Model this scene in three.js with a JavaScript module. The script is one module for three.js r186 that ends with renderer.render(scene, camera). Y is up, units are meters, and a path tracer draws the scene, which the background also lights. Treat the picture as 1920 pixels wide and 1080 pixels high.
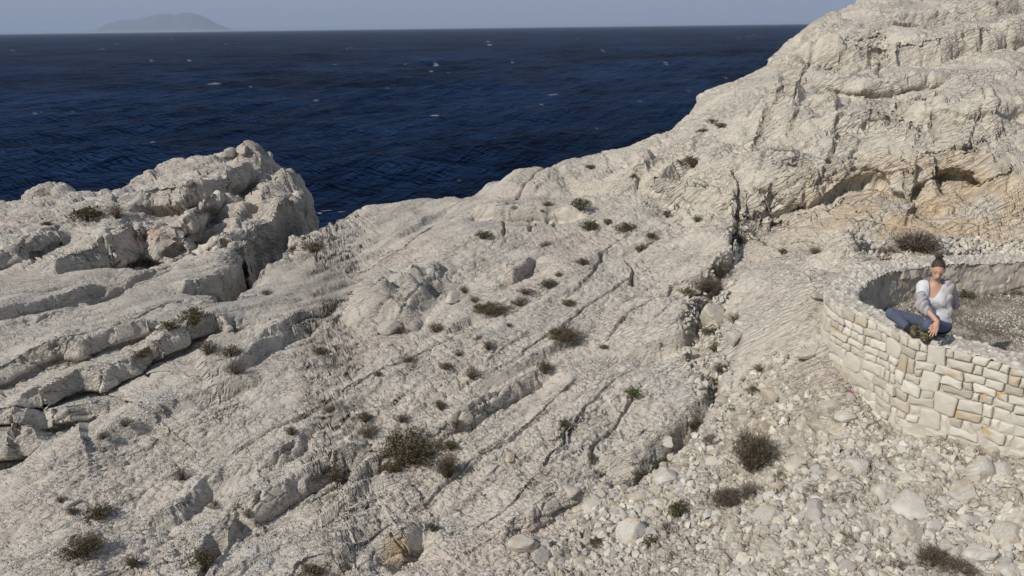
import * as THREE from 'three';
import { mergeGeometries } from 'three/addons/utils/BufferGeometryUtils.js';

// ------------------------------------------------------------------ camera, sky, sun, exposure
const scene = new THREE.Scene();
const CAM_Y = 20, FPX = 1478, RAD = Math.PI / 180;
const camera = new THREE.PerspectiveCamera(2 * Math.atan(540 / FPX) / RAD, 16 / 9, 0.1, 90000);
camera.position.set(0, CAM_Y, 0);
camera.rotation.order = 'YXZ';
camera.rotation.set(-18.3 * RAD, 0, -0.72 * RAD);
camera.updateMatrixWorld(true);
const renderer = new THREE.WebGLRenderer({ antialias: true });
renderer.setSize(1024, 576);
renderer.toneMapping = THREE.LinearToneMapping;
renderer.toneMappingExposure = 1.01;
renderer.shadowMap.enabled = true;

const SUN = new THREE.Vector3(-0.70, 0.63, 0.43).normalize();
const sun = new THREE.DirectionalLight(new THREE.Color(1.0, 0.935, 0.84), 3.8);
sun.position.copy(SUN).multiplyScalar(80).add(new THREE.Vector3(0, 14, -15));
sun.target.position.set(0, 14, -15);
sun.castShadow = true;
sun.shadow.mapSize.set(4096, 4096);
Object.assign(sun.shadow.camera, { left: -35, right: 35, top: 35, bottom: -35, near: 1, far: 200 });
scene.add(sun, sun.target);

// ------------------------------------------------------------------ random numbers and noise
function rng(seed) { let s = seed >>> 0; return () => { s = (s + 0x6D2B79F5) >>> 0; let t = s; t = Math.imul(t ^ (t >>> 15), t | 1); t ^= t + Math.imul(t ^ (t >>> 7), t | 61); return ((t ^ (t >>> 14)) >>> 0) / 4294967296; }; }
const PERM = new Uint8Array(512), GX = new Float32Array(256), GY = new Float32Array(256), GZ = new Float32Array(256);
{ const r = rng(11), a = [...Array(256).keys()];
  for (let i = 255; i > 0; i--) { const j = (r() * (i + 1)) | 0; [a[i], a[j]] = [a[j], a[i]]; }
  for (let i = 0; i < 512; i++) PERM[i] = a[i & 255];
  for (let i = 0; i < 256; i++) { const z = r() * 2 - 1, t = r() * 6.2832, q = Math.sqrt(1 - z * z); GX[i] = q * Math.cos(t); GY[i] = q * Math.sin(t); GZ[i] = z; } }
function noise(x, y, z) {                                             // gradient noise, about -0.7 .. 0.7
  const fx = Math.floor(x), fy = Math.floor(y), fz = Math.floor(z);
  const X = fx & 255, Y = fy & 255, Z = fz & 255; x -= fx; y -= fy; z -= fz;
  const u = x * x * x * (x * (x * 6 - 15) + 10), v = y * y * y * (y * (y * 6 - 15) + 10), w = z * z * z * (z * (z * 6 - 15) + 10);
  const A = PERM[X] + Y, AA = PERM[A & 255] + Z, AB = PERM[(A + 1) & 255] + Z, B = PERM[X + 1] + Y, BA = PERM[B & 255] + Z, BB = PERM[(B + 1) & 255] + Z;
  const g = (h, a, b, c) => GX[h] * a + GY[h] * b + GZ[h] * c;
  const l = (a, b, t) => a + (b - a) * t;
  return l(l(l(g(PERM[AA], x, y, z), g(PERM[BA], x - 1, y, z), u), l(g(PERM[AB], x, y - 1, z), g(PERM[BB], x - 1, y - 1, z), u), v),
    l(l(g(PERM[AA + 1], x, y, z - 1), g(PERM[BA + 1], x - 1, y, z - 1), u), l(g(PERM[AB + 1], x, y - 1, z - 1), g(PERM[BB + 1], x - 1, y - 1, z - 1), u), v), w);
}
function fbm(x, y, z, oct, gain = 0.5) { let s = 0, a = 1, f = 1; for (let i = 0; i < oct; i++) { s += a * noise(x * f, y * f + i * 17.3, z * f); a *= gain; f *= 2.03; } return s; }
function hash(i, j, k) { let n = (Math.imul(i + 1013, 374761393) + Math.imul(j + 3307, 668265263) + Math.imul(k + 7919, 1274126177)) | 0; n = Math.imul(n ^ (n >>> 15), 0x85EBCA6B); n = Math.imul(n ^ (n >>> 13), 0xC2B2AE35); return ((n ^ (n >>> 16)) >>> 0) / 4294967296; }
const wor = { f1: 0, f2: 0, id: 0, dx: 0, dy: 0, dz: 0 };
function worley(x, y, z) {                                            // distances to the two nearest of one random point per cell
  const X = Math.floor(x), Y = Math.floor(y), Z = Math.floor(z); let a = 9, b = 9, id = 0;
  for (let i = X - 1; i <= X + 1; i++) for (let j = Y - 1; j <= Y + 1; j++) for (let k = Z - 1; k <= Z + 1; k++) {
    const n = hash(i, j, k), dx = i + n - x, dy = j + ((n * 1371.17) % 1) - y, dz = k + ((n * 7919.31) % 1) - z, d = dx * dx + dy * dy + dz * dz;
    if (d < a) { b = a; a = d; id = n; wor.dx = dx; wor.dy = dy; wor.dz = dz; } else if (d < b) b = d;
  }
  wor.f1 = Math.sqrt(a); wor.f2 = Math.sqrt(b); wor.id = id; return wor;
}
function facet(x, y, z) {                                             // a broken surface of tilted flat pieces, about -0.5 .. 0.5; wor holds its joints
  const w = worley(x, y, z), a = (w.id * 61.7) % 1 - 0.5, b = (w.id * 173.3) % 1 - 0.5, c = (w.id * 397.1) % 1 - 0.5; return 0.8 * (a * w.dx + b * w.dy + c * w.dz) + 0.5 * ((w.id * 823.9) % 1 - 0.5);
}
const clamp = (x, a = 0, b = 1) => x < a ? a : x > b ? b : x;
const smooth = (a, b, x) => { const t = clamp((x - a) / (b - a)); return t * t * (3 - 2 * t); };
const mix = (a, b, t) => a + (b - a) * t;

// the sky: a soft grey-blue autumn sky with thin high cloud; it goes on all round
{ const w = 1024, h = 512, d = new Float32Array(w * h * 4);
  for (let j = 0; j < h; j++) {
    const el = (j + 0.5) / h * Math.PI - Math.PI / 2, s = Math.sin(el);
    for (let i = 0; i < w; i++) {
      const az = (i + 0.5) / w * Math.PI * 2, dx = Math.cos(el) * Math.cos(az), dz = Math.cos(el) * Math.sin(az);
      const up = Math.max(s, 0), t = Math.pow(up, 0.55);
      let r = mix(0.315, 0.20, t), g = mix(0.35, 0.26, t), b = mix(0.41, 0.37, t);
      const dist = 1 / (up + 0.045);
      const c = smooth(-0.12, 0.55, fbm(dx * dist * 0.22 + 3, 2.1, dz * dist * 0.22, 5)) * 0.6 + 0.15 * fbm(dx * dist * 0.5, 5, dz * dist * 0.5, 4);
      const k = clamp(c) * smooth(0.008, 0.04, s);
      r = mix(r, 0.36, k * 0.75); g = mix(g, 0.385, k * 0.75); b = mix(b, 0.42, k * 0.75);
      if (s < 0) { const q = smooth(0, -0.25, s); r = mix(r, 0.05, q); g = mix(g, 0.07, q); b = mix(b, 0.11, q); }
      const o = (j * w + i) * 4; d[o] = r; d[o + 1] = g; d[o + 2] = b; d[o + 3] = 1;
    }
  }
  const sky = new THREE.DataTexture(d, w, h, THREE.RGBAFormat, THREE.FloatType);
  sky.mapping = THREE.EquirectangularReflectionMapping; sky.magFilter = sky.minFilter = THREE.LinearFilter; sky.wrapS = THREE.RepeatWrapping; sky.needsUpdate = true;
  scene.background = sky; scene.environment = sky; }
scene.fog = new THREE.FogExp2(new THREE.Color(0.55, 0.68, 0.92), 0.000032);

// ------------------------------------------------------------------ helpers
const numbers = new Map();
function numbered(n) { const k = numbers.get(n) || 0; numbers.set(n, k + 1); return k ? `${n}_${String(k).padStart(3, '0')}` : n; }
function tag(o, label, category, group) { o.userData.label = label; o.userData.category = category; if (group) o.userData.group = group; return o; }
function thing(name, label, category, group) { const o = new THREE.Group(); o.name = numbered(name); scene.add(o); return tag(o, label, category, group); }
function part(name, geo, mat, parent) { const m = new THREE.Mesh(geo, mat); m.name = name; m.castShadow = m.receiveShadow = true; parent.add(m); return m; }
function struct(name, geo, mat) { const m = part(name, geo, mat, scene); m.userData.kind = 'structure'; return m; }
function V(x, y, z) { return new THREE.Vector3(x, y, z); }
const rayV = new THREE.Vector3();
function dirOf(px, py) { return rayV.set((px - 960) / FPX, (540 - py) / FPX, -1).applyQuaternion(camera.quaternion); }
function at(px, py, depth) { const v = dirOf(px, py); return V(v.x * depth, CAM_Y + v.y * depth, v.z * depth); }      // a photographed point at its distance
function onLevel(px, py, y) { const v = dirOf(px, py), t = (y - CAM_Y) / v.y; return V(v.x * t, y, v.z * t); }
function geoFrom(pos, idx, col, uv) {
  const g = new THREE.BufferGeometry();
  g.setAttribute('position', new THREE.BufferAttribute(pos instanceof Float32Array ? pos : new Float32Array(pos), 3));
  if (col) g.setAttribute('color', new THREE.BufferAttribute(col instanceof Float32Array ? col : new Float32Array(col), 3));
  if (uv) g.setAttribute('uv', new THREE.BufferAttribute(uv instanceof Float32Array ? uv : new Float32Array(uv), 2));
  if (idx) g.setIndex(new THREE.BufferAttribute(idx instanceof Uint32Array ? idx : new Uint32Array(idx), 1));
  g.computeVertexNormals(); return g;
}

// ------------------------------------------------------------------ the lie of the land
// surveyed points: picture column, picture row, distance ahead in metres
const SURVEY = [
  // near edge
  [-260, 1150, 10.2], [0, 1080, 9.9], [250, 1080, 9.6], [500, 1080, 9.3], [760, 1080, 8.8], [1000, 1080, 8.3], [1250, 1080, 7.9], [1500, 1080, 7.3], [1750, 1080, 6.8], [1920, 1080, 6.5], [2150, 1090, 6.1],
  [0, 1300, 8.0], [500, 1300, 7.7], [1000, 1300, 6.9], [1500, 1300, 6.0], [1920, 1300, 5.4],
  // middle left
  [0, 985, 10.9], [60, 900, 11.6], [250, 930, 11.1], [420, 1000, 10.3], [500, 930, 10.9], [600, 840, 11.5], [300, 820, 12.0], [430, 780, 12.2], [0, 830, 12.2], [150, 760, 12.7], [0, 720, 13.6], [250, 690, 13.5], [100, 650, 14.2], [400, 630, 14.2], [0, 600, 15.2],
  [250, 590, 15.4], [380, 560, 16.4], [150, 560, 16.4], [0, 540, 17.2], [450, 620, 14.4], [520, 600, 14.9],
  // centre
  [700, 950, 10.2], [760, 840, 11.1], [900, 950, 9.8], [1000, 850, 10.3], [1050, 950, 9.3], [1150, 800, 10.4], [900, 740, 11.6], [1050, 700, 11.7], [700, 720, 12.3], [560, 720, 12.9], [620, 640, 14.0], [760, 620, 13.7], [900, 620, 13.2], [1050, 600, 13.0], [1200, 640, 12.2], [1250, 580, 12.7], [1320, 680, 11.0], [1230, 760, 10.4],
  [560, 560, 16.2], [680, 560, 15.4], [600, 500, 18.2], [740, 500, 16.8], [880, 520, 15.4], [1000, 500, 15.0], [1150, 500, 14.6], [1290, 460, 14.6], [1240, 530, 13.4], [1000, 440, 16.6], [1120, 420, 16.6], [880, 430, 17.0], [760, 440, 18.4],
  // scree and ground before the wall
  [1330, 760, 10.1], [1400, 680, 10.4], [1450, 600, 10.7], [1400, 540, 12.0], [1500, 540, 11.0], [1520, 660, 9.95], [1525, 582, 9.9], [1543, 612, 9.55], [1562, 690, 9.32], [1592, 702, 9.12], [1625, 735, 9.08], [1420, 780, 9.7], [1350, 850, 9.4], [1250, 900, 9.2], [1180, 960, 9.0], [1500, 850, 8.8], [1650, 752, 8.98], [1780, 795, 8.28], [1920, 830, 7.80], [1650, 880, 8.2], [1800, 920, 7.55], [1920, 950, 7.1], [1420, 950, 8.4], [1600, 980, 7.6], [2100, 870, 7.3],
  // behind the wall, wall of rock, headland
  [1560, 480, 11.9], [1640, 470, 12.1], [1760, 462, 12.3], [1920, 465, 12.3], [1500, 440, 13.4], [1420, 440, 14.0], [1620, 420, 13.2], [1750, 410, 13.1], [1900, 420, 12.7], [1450, 400, 14.9], [1600, 370, 14.1], [1720, 350, 14.0], [1880, 360, 13.2],
  [1400, 350, 15.6], [1300, 370, 16.2], [1200, 380, 16.7], [1500, 300, 15.7], [1650, 290, 15.2], [1780, 270, 15.0], [1900, 260, 14.6], [1250, 310, 17.8], [1350, 270, 17.6], [1450, 230, 17.2], [1580, 200, 16.8], [1700, 180, 16.8], [1850, 170, 16.4], [1480, 150, 18.6], [1600, 130, 18.4], [1750, 110, 18.2], [1900, 90, 18.0], [1620, 60, 20.2], [1750, 45, 20.0], [1900, 20, 20.0], [2100, 150, 17.2], [2100, 300, 14.6], [2100, 450, 12.6], [2100, 20, 20],
  // skyline of the slope and the headland
  [590, 424, 20.6], [660, 392, 21.2], [740, 374, 21.2], [845, 373, 20.6], [893, 368, 20.0], [908, 342, 20.4], [940, 332, 20.4], [1030, 320, 20.2], [1050, 304, 20.4], [1120, 287, 20.4], [1205, 268, 20.2], [1285, 216, 21.0], [1310, 182, 21.4], [1400, 140, 21.6], [1470, 94, 22.2], [1505, 58, 22.4], [1560, 20, 23], [1612, -2, 23.6], [1700, -22, 24], [1850, -50, 24.5], [2100, -80, 25],
  // the outcrop on the left
  [0, 505, 18.6], [0, 440, 20.6], [0, 376, 24.0], [92, 348, 24.6], [152, 366, 24.4], [206, 360, 24.6], [100, 430, 21.0], [120, 490, 19.0], [200, 450, 20.0], [252, 424, 20.6], [250, 328, 26.0], [270, 372, 22.6], [330, 300, 26.6], [330, 350, 23.2], [400, 350, 23.8], [400, 290, 27.0], [446, 276, 27.4], [500, 286, 28.0], [478, 330, 25.4], [548, 334, 28.6], [-250, 380, 24], [-250, 520, 18.5], [-250, 700, 14],
];
// heights far off the picture, in world metres (x, y, z)
const FAR_LAND = [[0, 14.3, 2], [8, 16.4, 2], [-12, 13, 2], [16, 19, -2], [-20, 12.5, -10], [14, 19, -10], [22, 24, -16], [18, 25, -30], [8, 21, -34], [-8, 14, -34], [-24, 13, -26], [-30, 12, -14]];
const tps = (() => {
  const P = [...SURVEY.map(([a, b, c]) => at(a, b, c)), ...FAR_LAND.map(a => V(...a))], n = P.length, N = n + 3;
  const A = Array.from({ length: N }, () => new Float64Array(N + 1));
  const U = (dx, dz) => { const q = dx * dx + dz * dz; return q < 1e-9 ? 0 : q * Math.log(q) * 0.5; };
  for (let i = 0; i < n; i++) {
    for (let j = 0; j < n; j++) A[i][j] = U(P[i].x - P[j].x, P[i].z - P[j].z);
    A[i][i] += 0.04;                                                  // a little give, so that the surface stays calm
    A[i][n] = A[n][i] = 1; A[i][n + 1] = A[n + 1][i] = P[i].x; A[i][n + 2] = A[n + 2][i] = P[i].z; A[i][N] = P[i].y;
  }
  for (let c = 0; c < N; c++) {
    let p = c; for (let r = c + 1; r < N; r++) if (Math.abs(A[r][c]) > Math.abs(A[p][c])) p = r;
    [A[c], A[p]] = [A[p], A[c]]; const k = A[c];
    for (let r = c + 1; r < N; r++) { const f = A[r][c] / k[c]; if (f) { const R = A[r]; for (let q = c; q <= N; q++) R[q] -= f * k[q]; } }
  }
  const w = new Float64Array(N);
  for (let r = N - 1; r >= 0; r--) { let s = A[r][N]; for (let q = r + 1; q < N; q++) s -= A[r][q] * w[q]; w[r] = s / A[r][r]; }
  return (x, z) => { let s = w[n] + w[n + 1] * x + w[n + 2] * z; for (let i = 0; i < n; i++) s += w[i] * U(P[i].x - x, P[i].z - z); return s; };
})();
const GX0 = -44, GZ0 = -62, GS = 0.2, GNX = 441, GNZ = 341, grid = new Float32Array(GNX * GNZ);
for (let j = 0; j < GNZ; j++) for (let i = 0; i < GNX; i++) grid[j * GNX + i] = tps(GX0 + i * GS, GZ0 + j * GS);
function base(x, z) {
  const a = clamp((x - GX0) / GS, 1, GNX - 3.001), b = clamp((z - GZ0) / GS, 1, GNZ - 3.001), i = Math.floor(a), j = Math.floor(b), u = a - i, v = b - j;
  const cr = (p, q, r, s, t) => q + 0.5 * t * (r - p + t * (2 * p - 5 * q + 4 * r - s + t * (3 * (q - r) + s - p)));
  const row = k => { const o = (j + k) * GNX + i; return cr(grid[o - 1], grid[o], grid[o + 1], grid[o + 2], u); };
  return cr(row(-1), row(0), row(1), row(2), v);
}
function hitWith(h, px, py, from = 4, to = 60) {                      // where the line of sight through a picture point meets the land
  const v = dirOf(px, py).clone(); let t = from;
  for (; t < to; t += 0.03) if (CAM_Y + v.y * t < h(v.x * t, v.z * t)) break;
  let a = t - 0.03, b = t;
  for (let i = 0; i < 12; i++) { const m = (a + b) / 2; if (CAM_Y + v.y * m < h(v.x * m, v.z * m)) b = m; else a = m; }
  return V(v.x * b, CAM_Y + v.y * b, v.z * b);
}
const onBase = (px, py) => hitWith(base, px, py);

// the edge of the land: along the skyline seen from the path, then out of sight round the back
const COAST = [[-700, 420, 24], [-300, 385, 24.2], [0, 374, 24.2], [92, 346, 24.8], [152, 364, 24.6], [206, 358, 24.9], [250, 326, 26.2], [330, 298, 26.8], [400, 288, 27.2], [446, 274, 27.6], [503, 285, 28.1], [550, 334, 28.4], [566, 372, 27.2], [582, 405, 25.6], [566, 440, 22.8], [496, 478, 20.9], [452, 508, 19.4], [420, 562, 17.2], [445, 556, 17.3], [474, 520, 18.9], [548, 460, 20.1], [590, 423, 20.8], [660, 391, 21.4], [740, 373, 21.4], [845, 372, 20.9], [893, 367, 20.3], [908, 341, 20.7], [940, 331, 20.7], [1030, 319, 20.5], [1050, 303, 20.7], [1120, 286, 20.7], [1205, 267, 20.5], [1285, 215, 21.3], [1310, 181, 21.7], [1400, 139, 21.9], [1470, 93, 22.5], [1505, 57, 22.7], [1560, 19, 23.3], [1612, -3, 24]]
  .map(a => { const p = at(...a); return [p.x, p.z]; });
COAST.push([14, -28], [20, -36], [30, -44], [60, -50], [60, 30], [-60, 30], [-60, -16]);
function insideDist(poly, x, z) {                                     // signed distance to a closed outline, negative inside
  let best = 1e9, inside = false;
  for (let i = 0, n = poly.length, j = n - 1; i < n; j = i++) {
    const [ax, az] = poly[j], [bx, bz] = poly[i], dx = bx - ax, dz = bz - az, t = clamp(((x - ax) * dx + (z - az) * dz) / (dx * dx + dz * dz));
    const qx = ax + dx * t - x, qz = az + dz * t - z, q = qx * qx + qz * qz; if (q < best) best = q;
    if ((az > z) !== (bz > z) && x < ax + (z - az) / (bz - az) * dx) inside = !inside;
  }
  return inside ? -Math.sqrt(best) : Math.sqrt(best);
}
const coastGrid = new Float32Array(GNX * GNZ);
for (let j = 0; j < GNZ; j++) for (let i = 0; i < GNX; i++) coastGrid[j * GNX + i] = insideDist(COAST, GX0 + i * GS, GZ0 + j * GS);
function sample(g, x, z) {
  const a = clamp((x - GX0) / GS, 0, GNX - 1.001), b = clamp((z - GZ0) / GS, 0, GNZ - 1.001), i = Math.floor(a), j = Math.floor(b), u = a - i, v = b - j, o = j * GNX + i;
  return mix(mix(g[o], g[o + 1], u), mix(g[o + GNX], g[o + GNX + 1], u), v);
}

// ------------------------------------------------------------------ the ring wall's plan
const TOP_Y = 20 - 3.12, RING_FLOOR = TOP_Y - 0.46;
const ringOuter = new THREE.CatmullRomCurve3([...[[1921, 692], [1850, 672], [1780, 653], [1713, 636], [1647, 606], [1580, 578], [1549, 556], [1556, 534], [1585, 512], [1637, 495], [1713, 484], [1800, 479], [1920, 478]].map(([a, b]) => onLevel(a, b, TOP_Y)), V(8.4, TOP_Y, -10.2), V(9.0, TOP_Y, -8.4), V(8.2, TOP_Y, -6.6), V(6.4, TOP_Y, -5.9)], true, 'centripetal');
const RN = 360, ringO = [], ringI = [], WALL_T = 0.37;
{ const p = ringOuter.getSpacedPoints(RN); p.pop();
  for (let i = 0; i < RN; i++) { const a = p[(i + RN - 3) % RN], b = p[(i + 3) % RN], dx = b.x - a.x, dz = b.z - a.z, l = Math.hypot(dx, dz); ringO.push([p[i].x, p[i].z]); ringI.push([p[i].x, p[i].z, dz / l, -dx / l]); } }
const ringSign = insideDist(ringO, ringI[0][0] + ringI[0][2] * 0.1, ringI[0][1] + ringI[0][3] * 0.1) < 0 ? 1 : -1;   // inward
for (const r of ringI) { r[2] *= ringSign; r[3] *= ringSign; }
const ringGrid = new Float32Array(GNX * GNZ).fill(9);
for (let j = 0; j < GNZ; j++) for (let i = 0; i < GNX; i++) { const x = GX0 + i * GS, z = GZ0 + j * GS; if (x > 1 && x < 12 && z > -15 && z < -3) ringGrid[j * GNX + i] = insideDist(ringO, x, z); }

// ------------------------------------------------------------------ ledges, clefts and knolls of the rock, laid out by eye on the picture
// ledge: [drop, undercut, points...] the ground is lower on the near side; cleft: [depth, half width, points...]; knoll: [height, px, py, radius along, radius across, turn, squareness]
const LEDGES = [
  [0.85, 0.85, [418, 466], [450, 456], [490, 452], [530, 446], [566, 438]],
  [0.60, 0.12, [430, 356], [470, 338], [515, 336], [560, 352]],
  [0.55, 0.12, [352, 452], [385, 420], [425, 392], [462, 378], [495, 384], [505, 402]],
  [0.45, 0.10, [395, 462], [440, 446], [490, 428], [540, 420], [580, 414]],
  [0.40, 0.08, [470, 300], [500, 292], [520, 316], [548, 336]],
  [0.95, 0.55, [96, 512], [127, 494], [165, 478], [213, 456], [256, 422]],
  [0.90, 0.50, [250, 372], [300, 362], [340, 366], [380, 362], [428, 352], [480, 322]],
  [0.65, 0.45, [256, 424], [300, 444], [340, 436], [380, 410], [430, 382]],
  [0.45, 0.25, [-60, 505], [0, 486], [44, 472], [98, 444], [130, 430]],
  [0.65, 0.40, [330, 545], [380, 528], [425, 512], [450, 500]],
  [0.30, 0.08, [-40, 600], [60, 570], [130, 552], [200, 528]],
  [0.40, 0.22, [-60, 730], [0, 702], [60, 675], [110, 652], [150, 652], [190, 634], [250, 622], [300, 610]],
  [0.52, 0.40, [20, 780], [75, 752], [140, 708], [185, 706], [215, 690], [255, 672], [300, 642], [350, 620], [405, 604], [434, 612]],
  [0.44, 0.34, [-40, 800], [30, 782], [75, 772], [130, 760], [182, 752]],
  [0.65, 0.60, [-160, 860], [-60, 822], [0, 812], [40, 818], [80, 812]],
  [0.26, 0.08, [400, 690], [450, 672], [500, 640], [545, 615], [610, 590]],
  [0.22, 0.06, [150, 830], [240, 790], [330, 752], [420, 718], [500, 700]],
  [0.26, 0.06, [480, 872], [525, 858], [566, 820], [600, 800]],
  [0.46, 0.08, [405, 962], [440, 950], [480, 950], [540, 915], [600, 880], [650, 855], [700, 842]],
  [0.24, 0.06, [250, 980], [320, 955], [380, 900], [430, 880]],
  [0.30, 0.05, [640, 905], [700, 868], [745, 838], [800, 815], [860, 785], [905, 752], [945, 722], [985, 696], [1040, 668]],
  [0.18, 0.03, [560, 985], [620, 952], [700, 905], [770, 880]],
  [0.24, 0.05, [925, 1020], [965, 985], [1010, 955], [1060, 925], [1115, 905]],
  [0.50, 0.06, [690, 1024], [722, 1018], [752, 1012], [780, 992], [815, 975]],
  [0.38, 0.05, [520, 1078], [570, 1056], [640, 1040], [690, 1024]],
  [0.22, 0.04, [1105, 855], [1140, 862], [1185, 858], [1232, 815], [1290, 770], [1315, 735], [1322, 700]],
  [0.28, 0.04, [1160, 668], [1215, 655], [1262, 640], [1296, 612], [1304, 580], [1296, 556]],
  [0.34, 0.06, [1230, 545], [1285, 535], [1335, 512], [1366, 470], [1372, 432]],
  [0.36, 0.06, [876, 398], [892, 396], [944, 394], [985, 390], [1040, 388], [1075, 392], [1112, 394]],
  [0.15, 0.05, [630, 512], [690, 474], [728, 452], [766, 430], [806, 402], [842, 384]],
  [0.11, 0.04, [560, 520], [620, 490], [680, 455], [740, 430]],
  [0.30, 0.05, [930, 520], [960, 515], [985, 495], [1000, 478]],
  [0.20, 0.04, [470, 640], [520, 618], [580, 590], [640, 560]],
  [0.16, 0.03, [1130, 470], [1180, 455], [1210, 440], [1240, 415]],
  [0.16, 0.03, [820, 620], [880, 590], [960, 560], [1040, 530]],
  [0.14, 0.03, [860, 740], [940, 700], [1010, 660], [1090, 610]],
  [0.20, 0.05, [1050, 318], [1090, 340], [1130, 336], [1180, 320]],
  [0.34, 0.06, [1165, 300], [1195, 325], [1225, 340], [1250, 320], [1290, 290]],
  [0.30, 0.05, [1225, 345], [1290, 358], [1340, 368], [1385, 372]],
  [0.75, 0.30, [1390, 368], [1440, 366], [1490, 352], [1545, 326], [1600, 302], [1650, 300], [1705, 316], [1760, 306]],
  [0.28, 0.08, [1390, 402], [1450, 398], [1520, 385], [1580, 372]],
  [0.32, 0.16, [1530, 152], [1570, 156], [1615, 162], [1660, 158], [1700, 150], [1745, 142], [1790, 130]],
  [0.55, 0.06, [1490, 118], [1540, 108], [1600, 100], [1650, 88], [1700, 92], [1750, 88], [1800, 66], [1850, 66], [1925, 44]],
  [0.36, 0.06, [1655, 40], [1720, 32], [1795, 18], [1850, 14], [1925, 4]],
  [0.30, 0.06, [1420, 205], [1450, 195], [1490, 185], [1520, 165]],
  [0.60, 0.45, [1715, 318], [1750, 300], [1795, 292], [1840, 300], [1872, 322]],
  [0.30, 0.06, [1780, 190], [1830, 205], [1880, 200], [1930, 190]],
  [0.30, 0.06, [1490, 250], [1560, 240], [1640, 236], [1700, 225], [1750, 240]],
  [0.22, 0.05, [1500, 575], [1520, 560], [1545, 530]],
];
const CLEFTS = [
  [0.14, 0.04, [1525, 100], [1500, 150], [1455, 200], [1425, 240]], [0.14, 0.04, [1655, 85], [1650, 125], [1665, 150]], [0.12, 0.04, [1530, 172], [1500, 225], [1480, 262]],
  [0.16, 0.04, [1700, 172], [1680, 205], [1672, 240], [1655, 262]], [0.14, 0.04, [1760, 150], [1765, 200], [1740, 250], [1750, 285]], [0.14, 0.04, [1830, 205], [1835, 250], [1805, 300]],
  [0.14, 0.04, [1600, 205], [1640, 225], [1700, 215], [1755, 190]], [0.12, 0.04, [1385, 372], [1420, 345], [1470, 330], [1530, 318]], [0.12, 0.04, [1440, 205], [1420, 260], [1440, 300], [1500, 315]],
  [0.12, 0.035, [1620, 345], [1625, 385], [1650, 420]], [0.12, 0.035, [1720, 352], [1715, 395], [1760, 430]], [0.12, 0.035, [1560, 385], [1600, 410], [1680, 425]], [0.10, 0.035, [1400, 420], [1450, 445], [1520, 440], [1590, 455]],
  [0.14, 0.03, [60, 600], [180, 560], [250, 530], [330, 500]], [0.12, 0.03, [30, 690], [140, 640], [260, 600], [350, 560]], [0.12, 0.03, [220, 660], [300, 625], [380, 592]], [0.10, 0.03, [200, 720], [205, 745]], [0.10, 0.03, [285, 668], [290, 700]],
  [0.12, 0.03, [120, 890], [250, 835], [380, 770], [470, 730]], [0.12, 0.03, [60, 1010], [180, 960], [280, 905], [350, 870]], [0.12, 0.03, [430, 850], [540, 790], [660, 730], [780, 665], [860, 620]], [0.12, 0.03, [560, 930], [650, 880], [720, 850]],
  [0.11, 0.026, [880, 1000], [960, 940], [1010, 890]], [0.11, 0.026, [760, 960], [850, 890], [950, 820], [1010, 765], [1090, 690]], [0.10, 0.026, [640, 1050], [760, 960]], [0.12, 0.03, [980, 660], [1060, 600], [1150, 545], [1220, 500]], [0.12, 0.03, [900, 680], [1000, 610]], [0.10, 0.03, [1130, 640], [1190, 590], [1240, 560]], [0.12, 0.03, [1060, 560], [1110, 520], [1130, 470], [1190, 430]],
  [0.32, 0.05, [1376, 318], [1386, 345], [1386, 398], [1380, 430], [1370, 470], [1362, 500]],
  [0.22, 0.24, [1362, 500], [1335, 535], [1312, 570], [1306, 610], [1318, 650], [1335, 700], [1340, 740]],
  [0.18, 0.16, [1335, 745], [1290, 795], [1235, 845], [1180, 890], [1130, 905]],
  [0.16, 0.032, [1098, 850], [1110, 832], [1150, 790], [1178, 750], [1192, 730]],
  [0.11, 0.024, [1016, 885], [1034, 858], [1058, 830], [1060, 800], [1110, 755], [1160, 705], [1200, 680]],
  [0.14, 0.035, [845, 800], [900, 760], [950, 715]],
  [0.20, 0.05, [492, 880], [520, 868], [560, 830]],
  [0.35, 0.18, [370, 1090], [395, 1040], [410, 985]],
  [0.20, 0.05, [1170, 480], [1190, 505], [1185, 540]],
  [0.25, 0.05, [1385, 385], [1440, 390], [1500, 378], [1560, 372]],
  [0.14, 0.03, [1240, 400], [1300, 415], [1360, 420], [1384, 415]],
  [0.16, 0.04, [1560, 372], [1600, 340], [1660, 330], [1690, 345]],
  [0.20, 0.05, [1700, 316], [1712, 335], [1750, 360]],
  [0.16, 0.04, [1580, 240], [1560, 290], [1555, 320]],
  [0.18, 0.06, [430, 600], [445, 615], [470, 605]],
  [0.16, 0.03, [945, 394], [946, 437]], [0.14, 0.03, [995, 392], [998, 432]], [0.12, 0.025, [1040, 388], [1038, 425]],
  [0.14, 0.03, [650, 520], [700, 490], [760, 455], [830, 410]],
  [0.12, 0.03, [930, 395], [1000, 345], [1035, 322]],
  [1.0, 0.20, [168, 556], [240, 528], [300, 492], [360, 456], [392, 446]], [1.6, 0.42, [418, 566], [446, 522], [482, 488], [545, 468]],
  [0.5, 0.3, [800, 545], [850, 540], [880, 548]],
];
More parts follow.
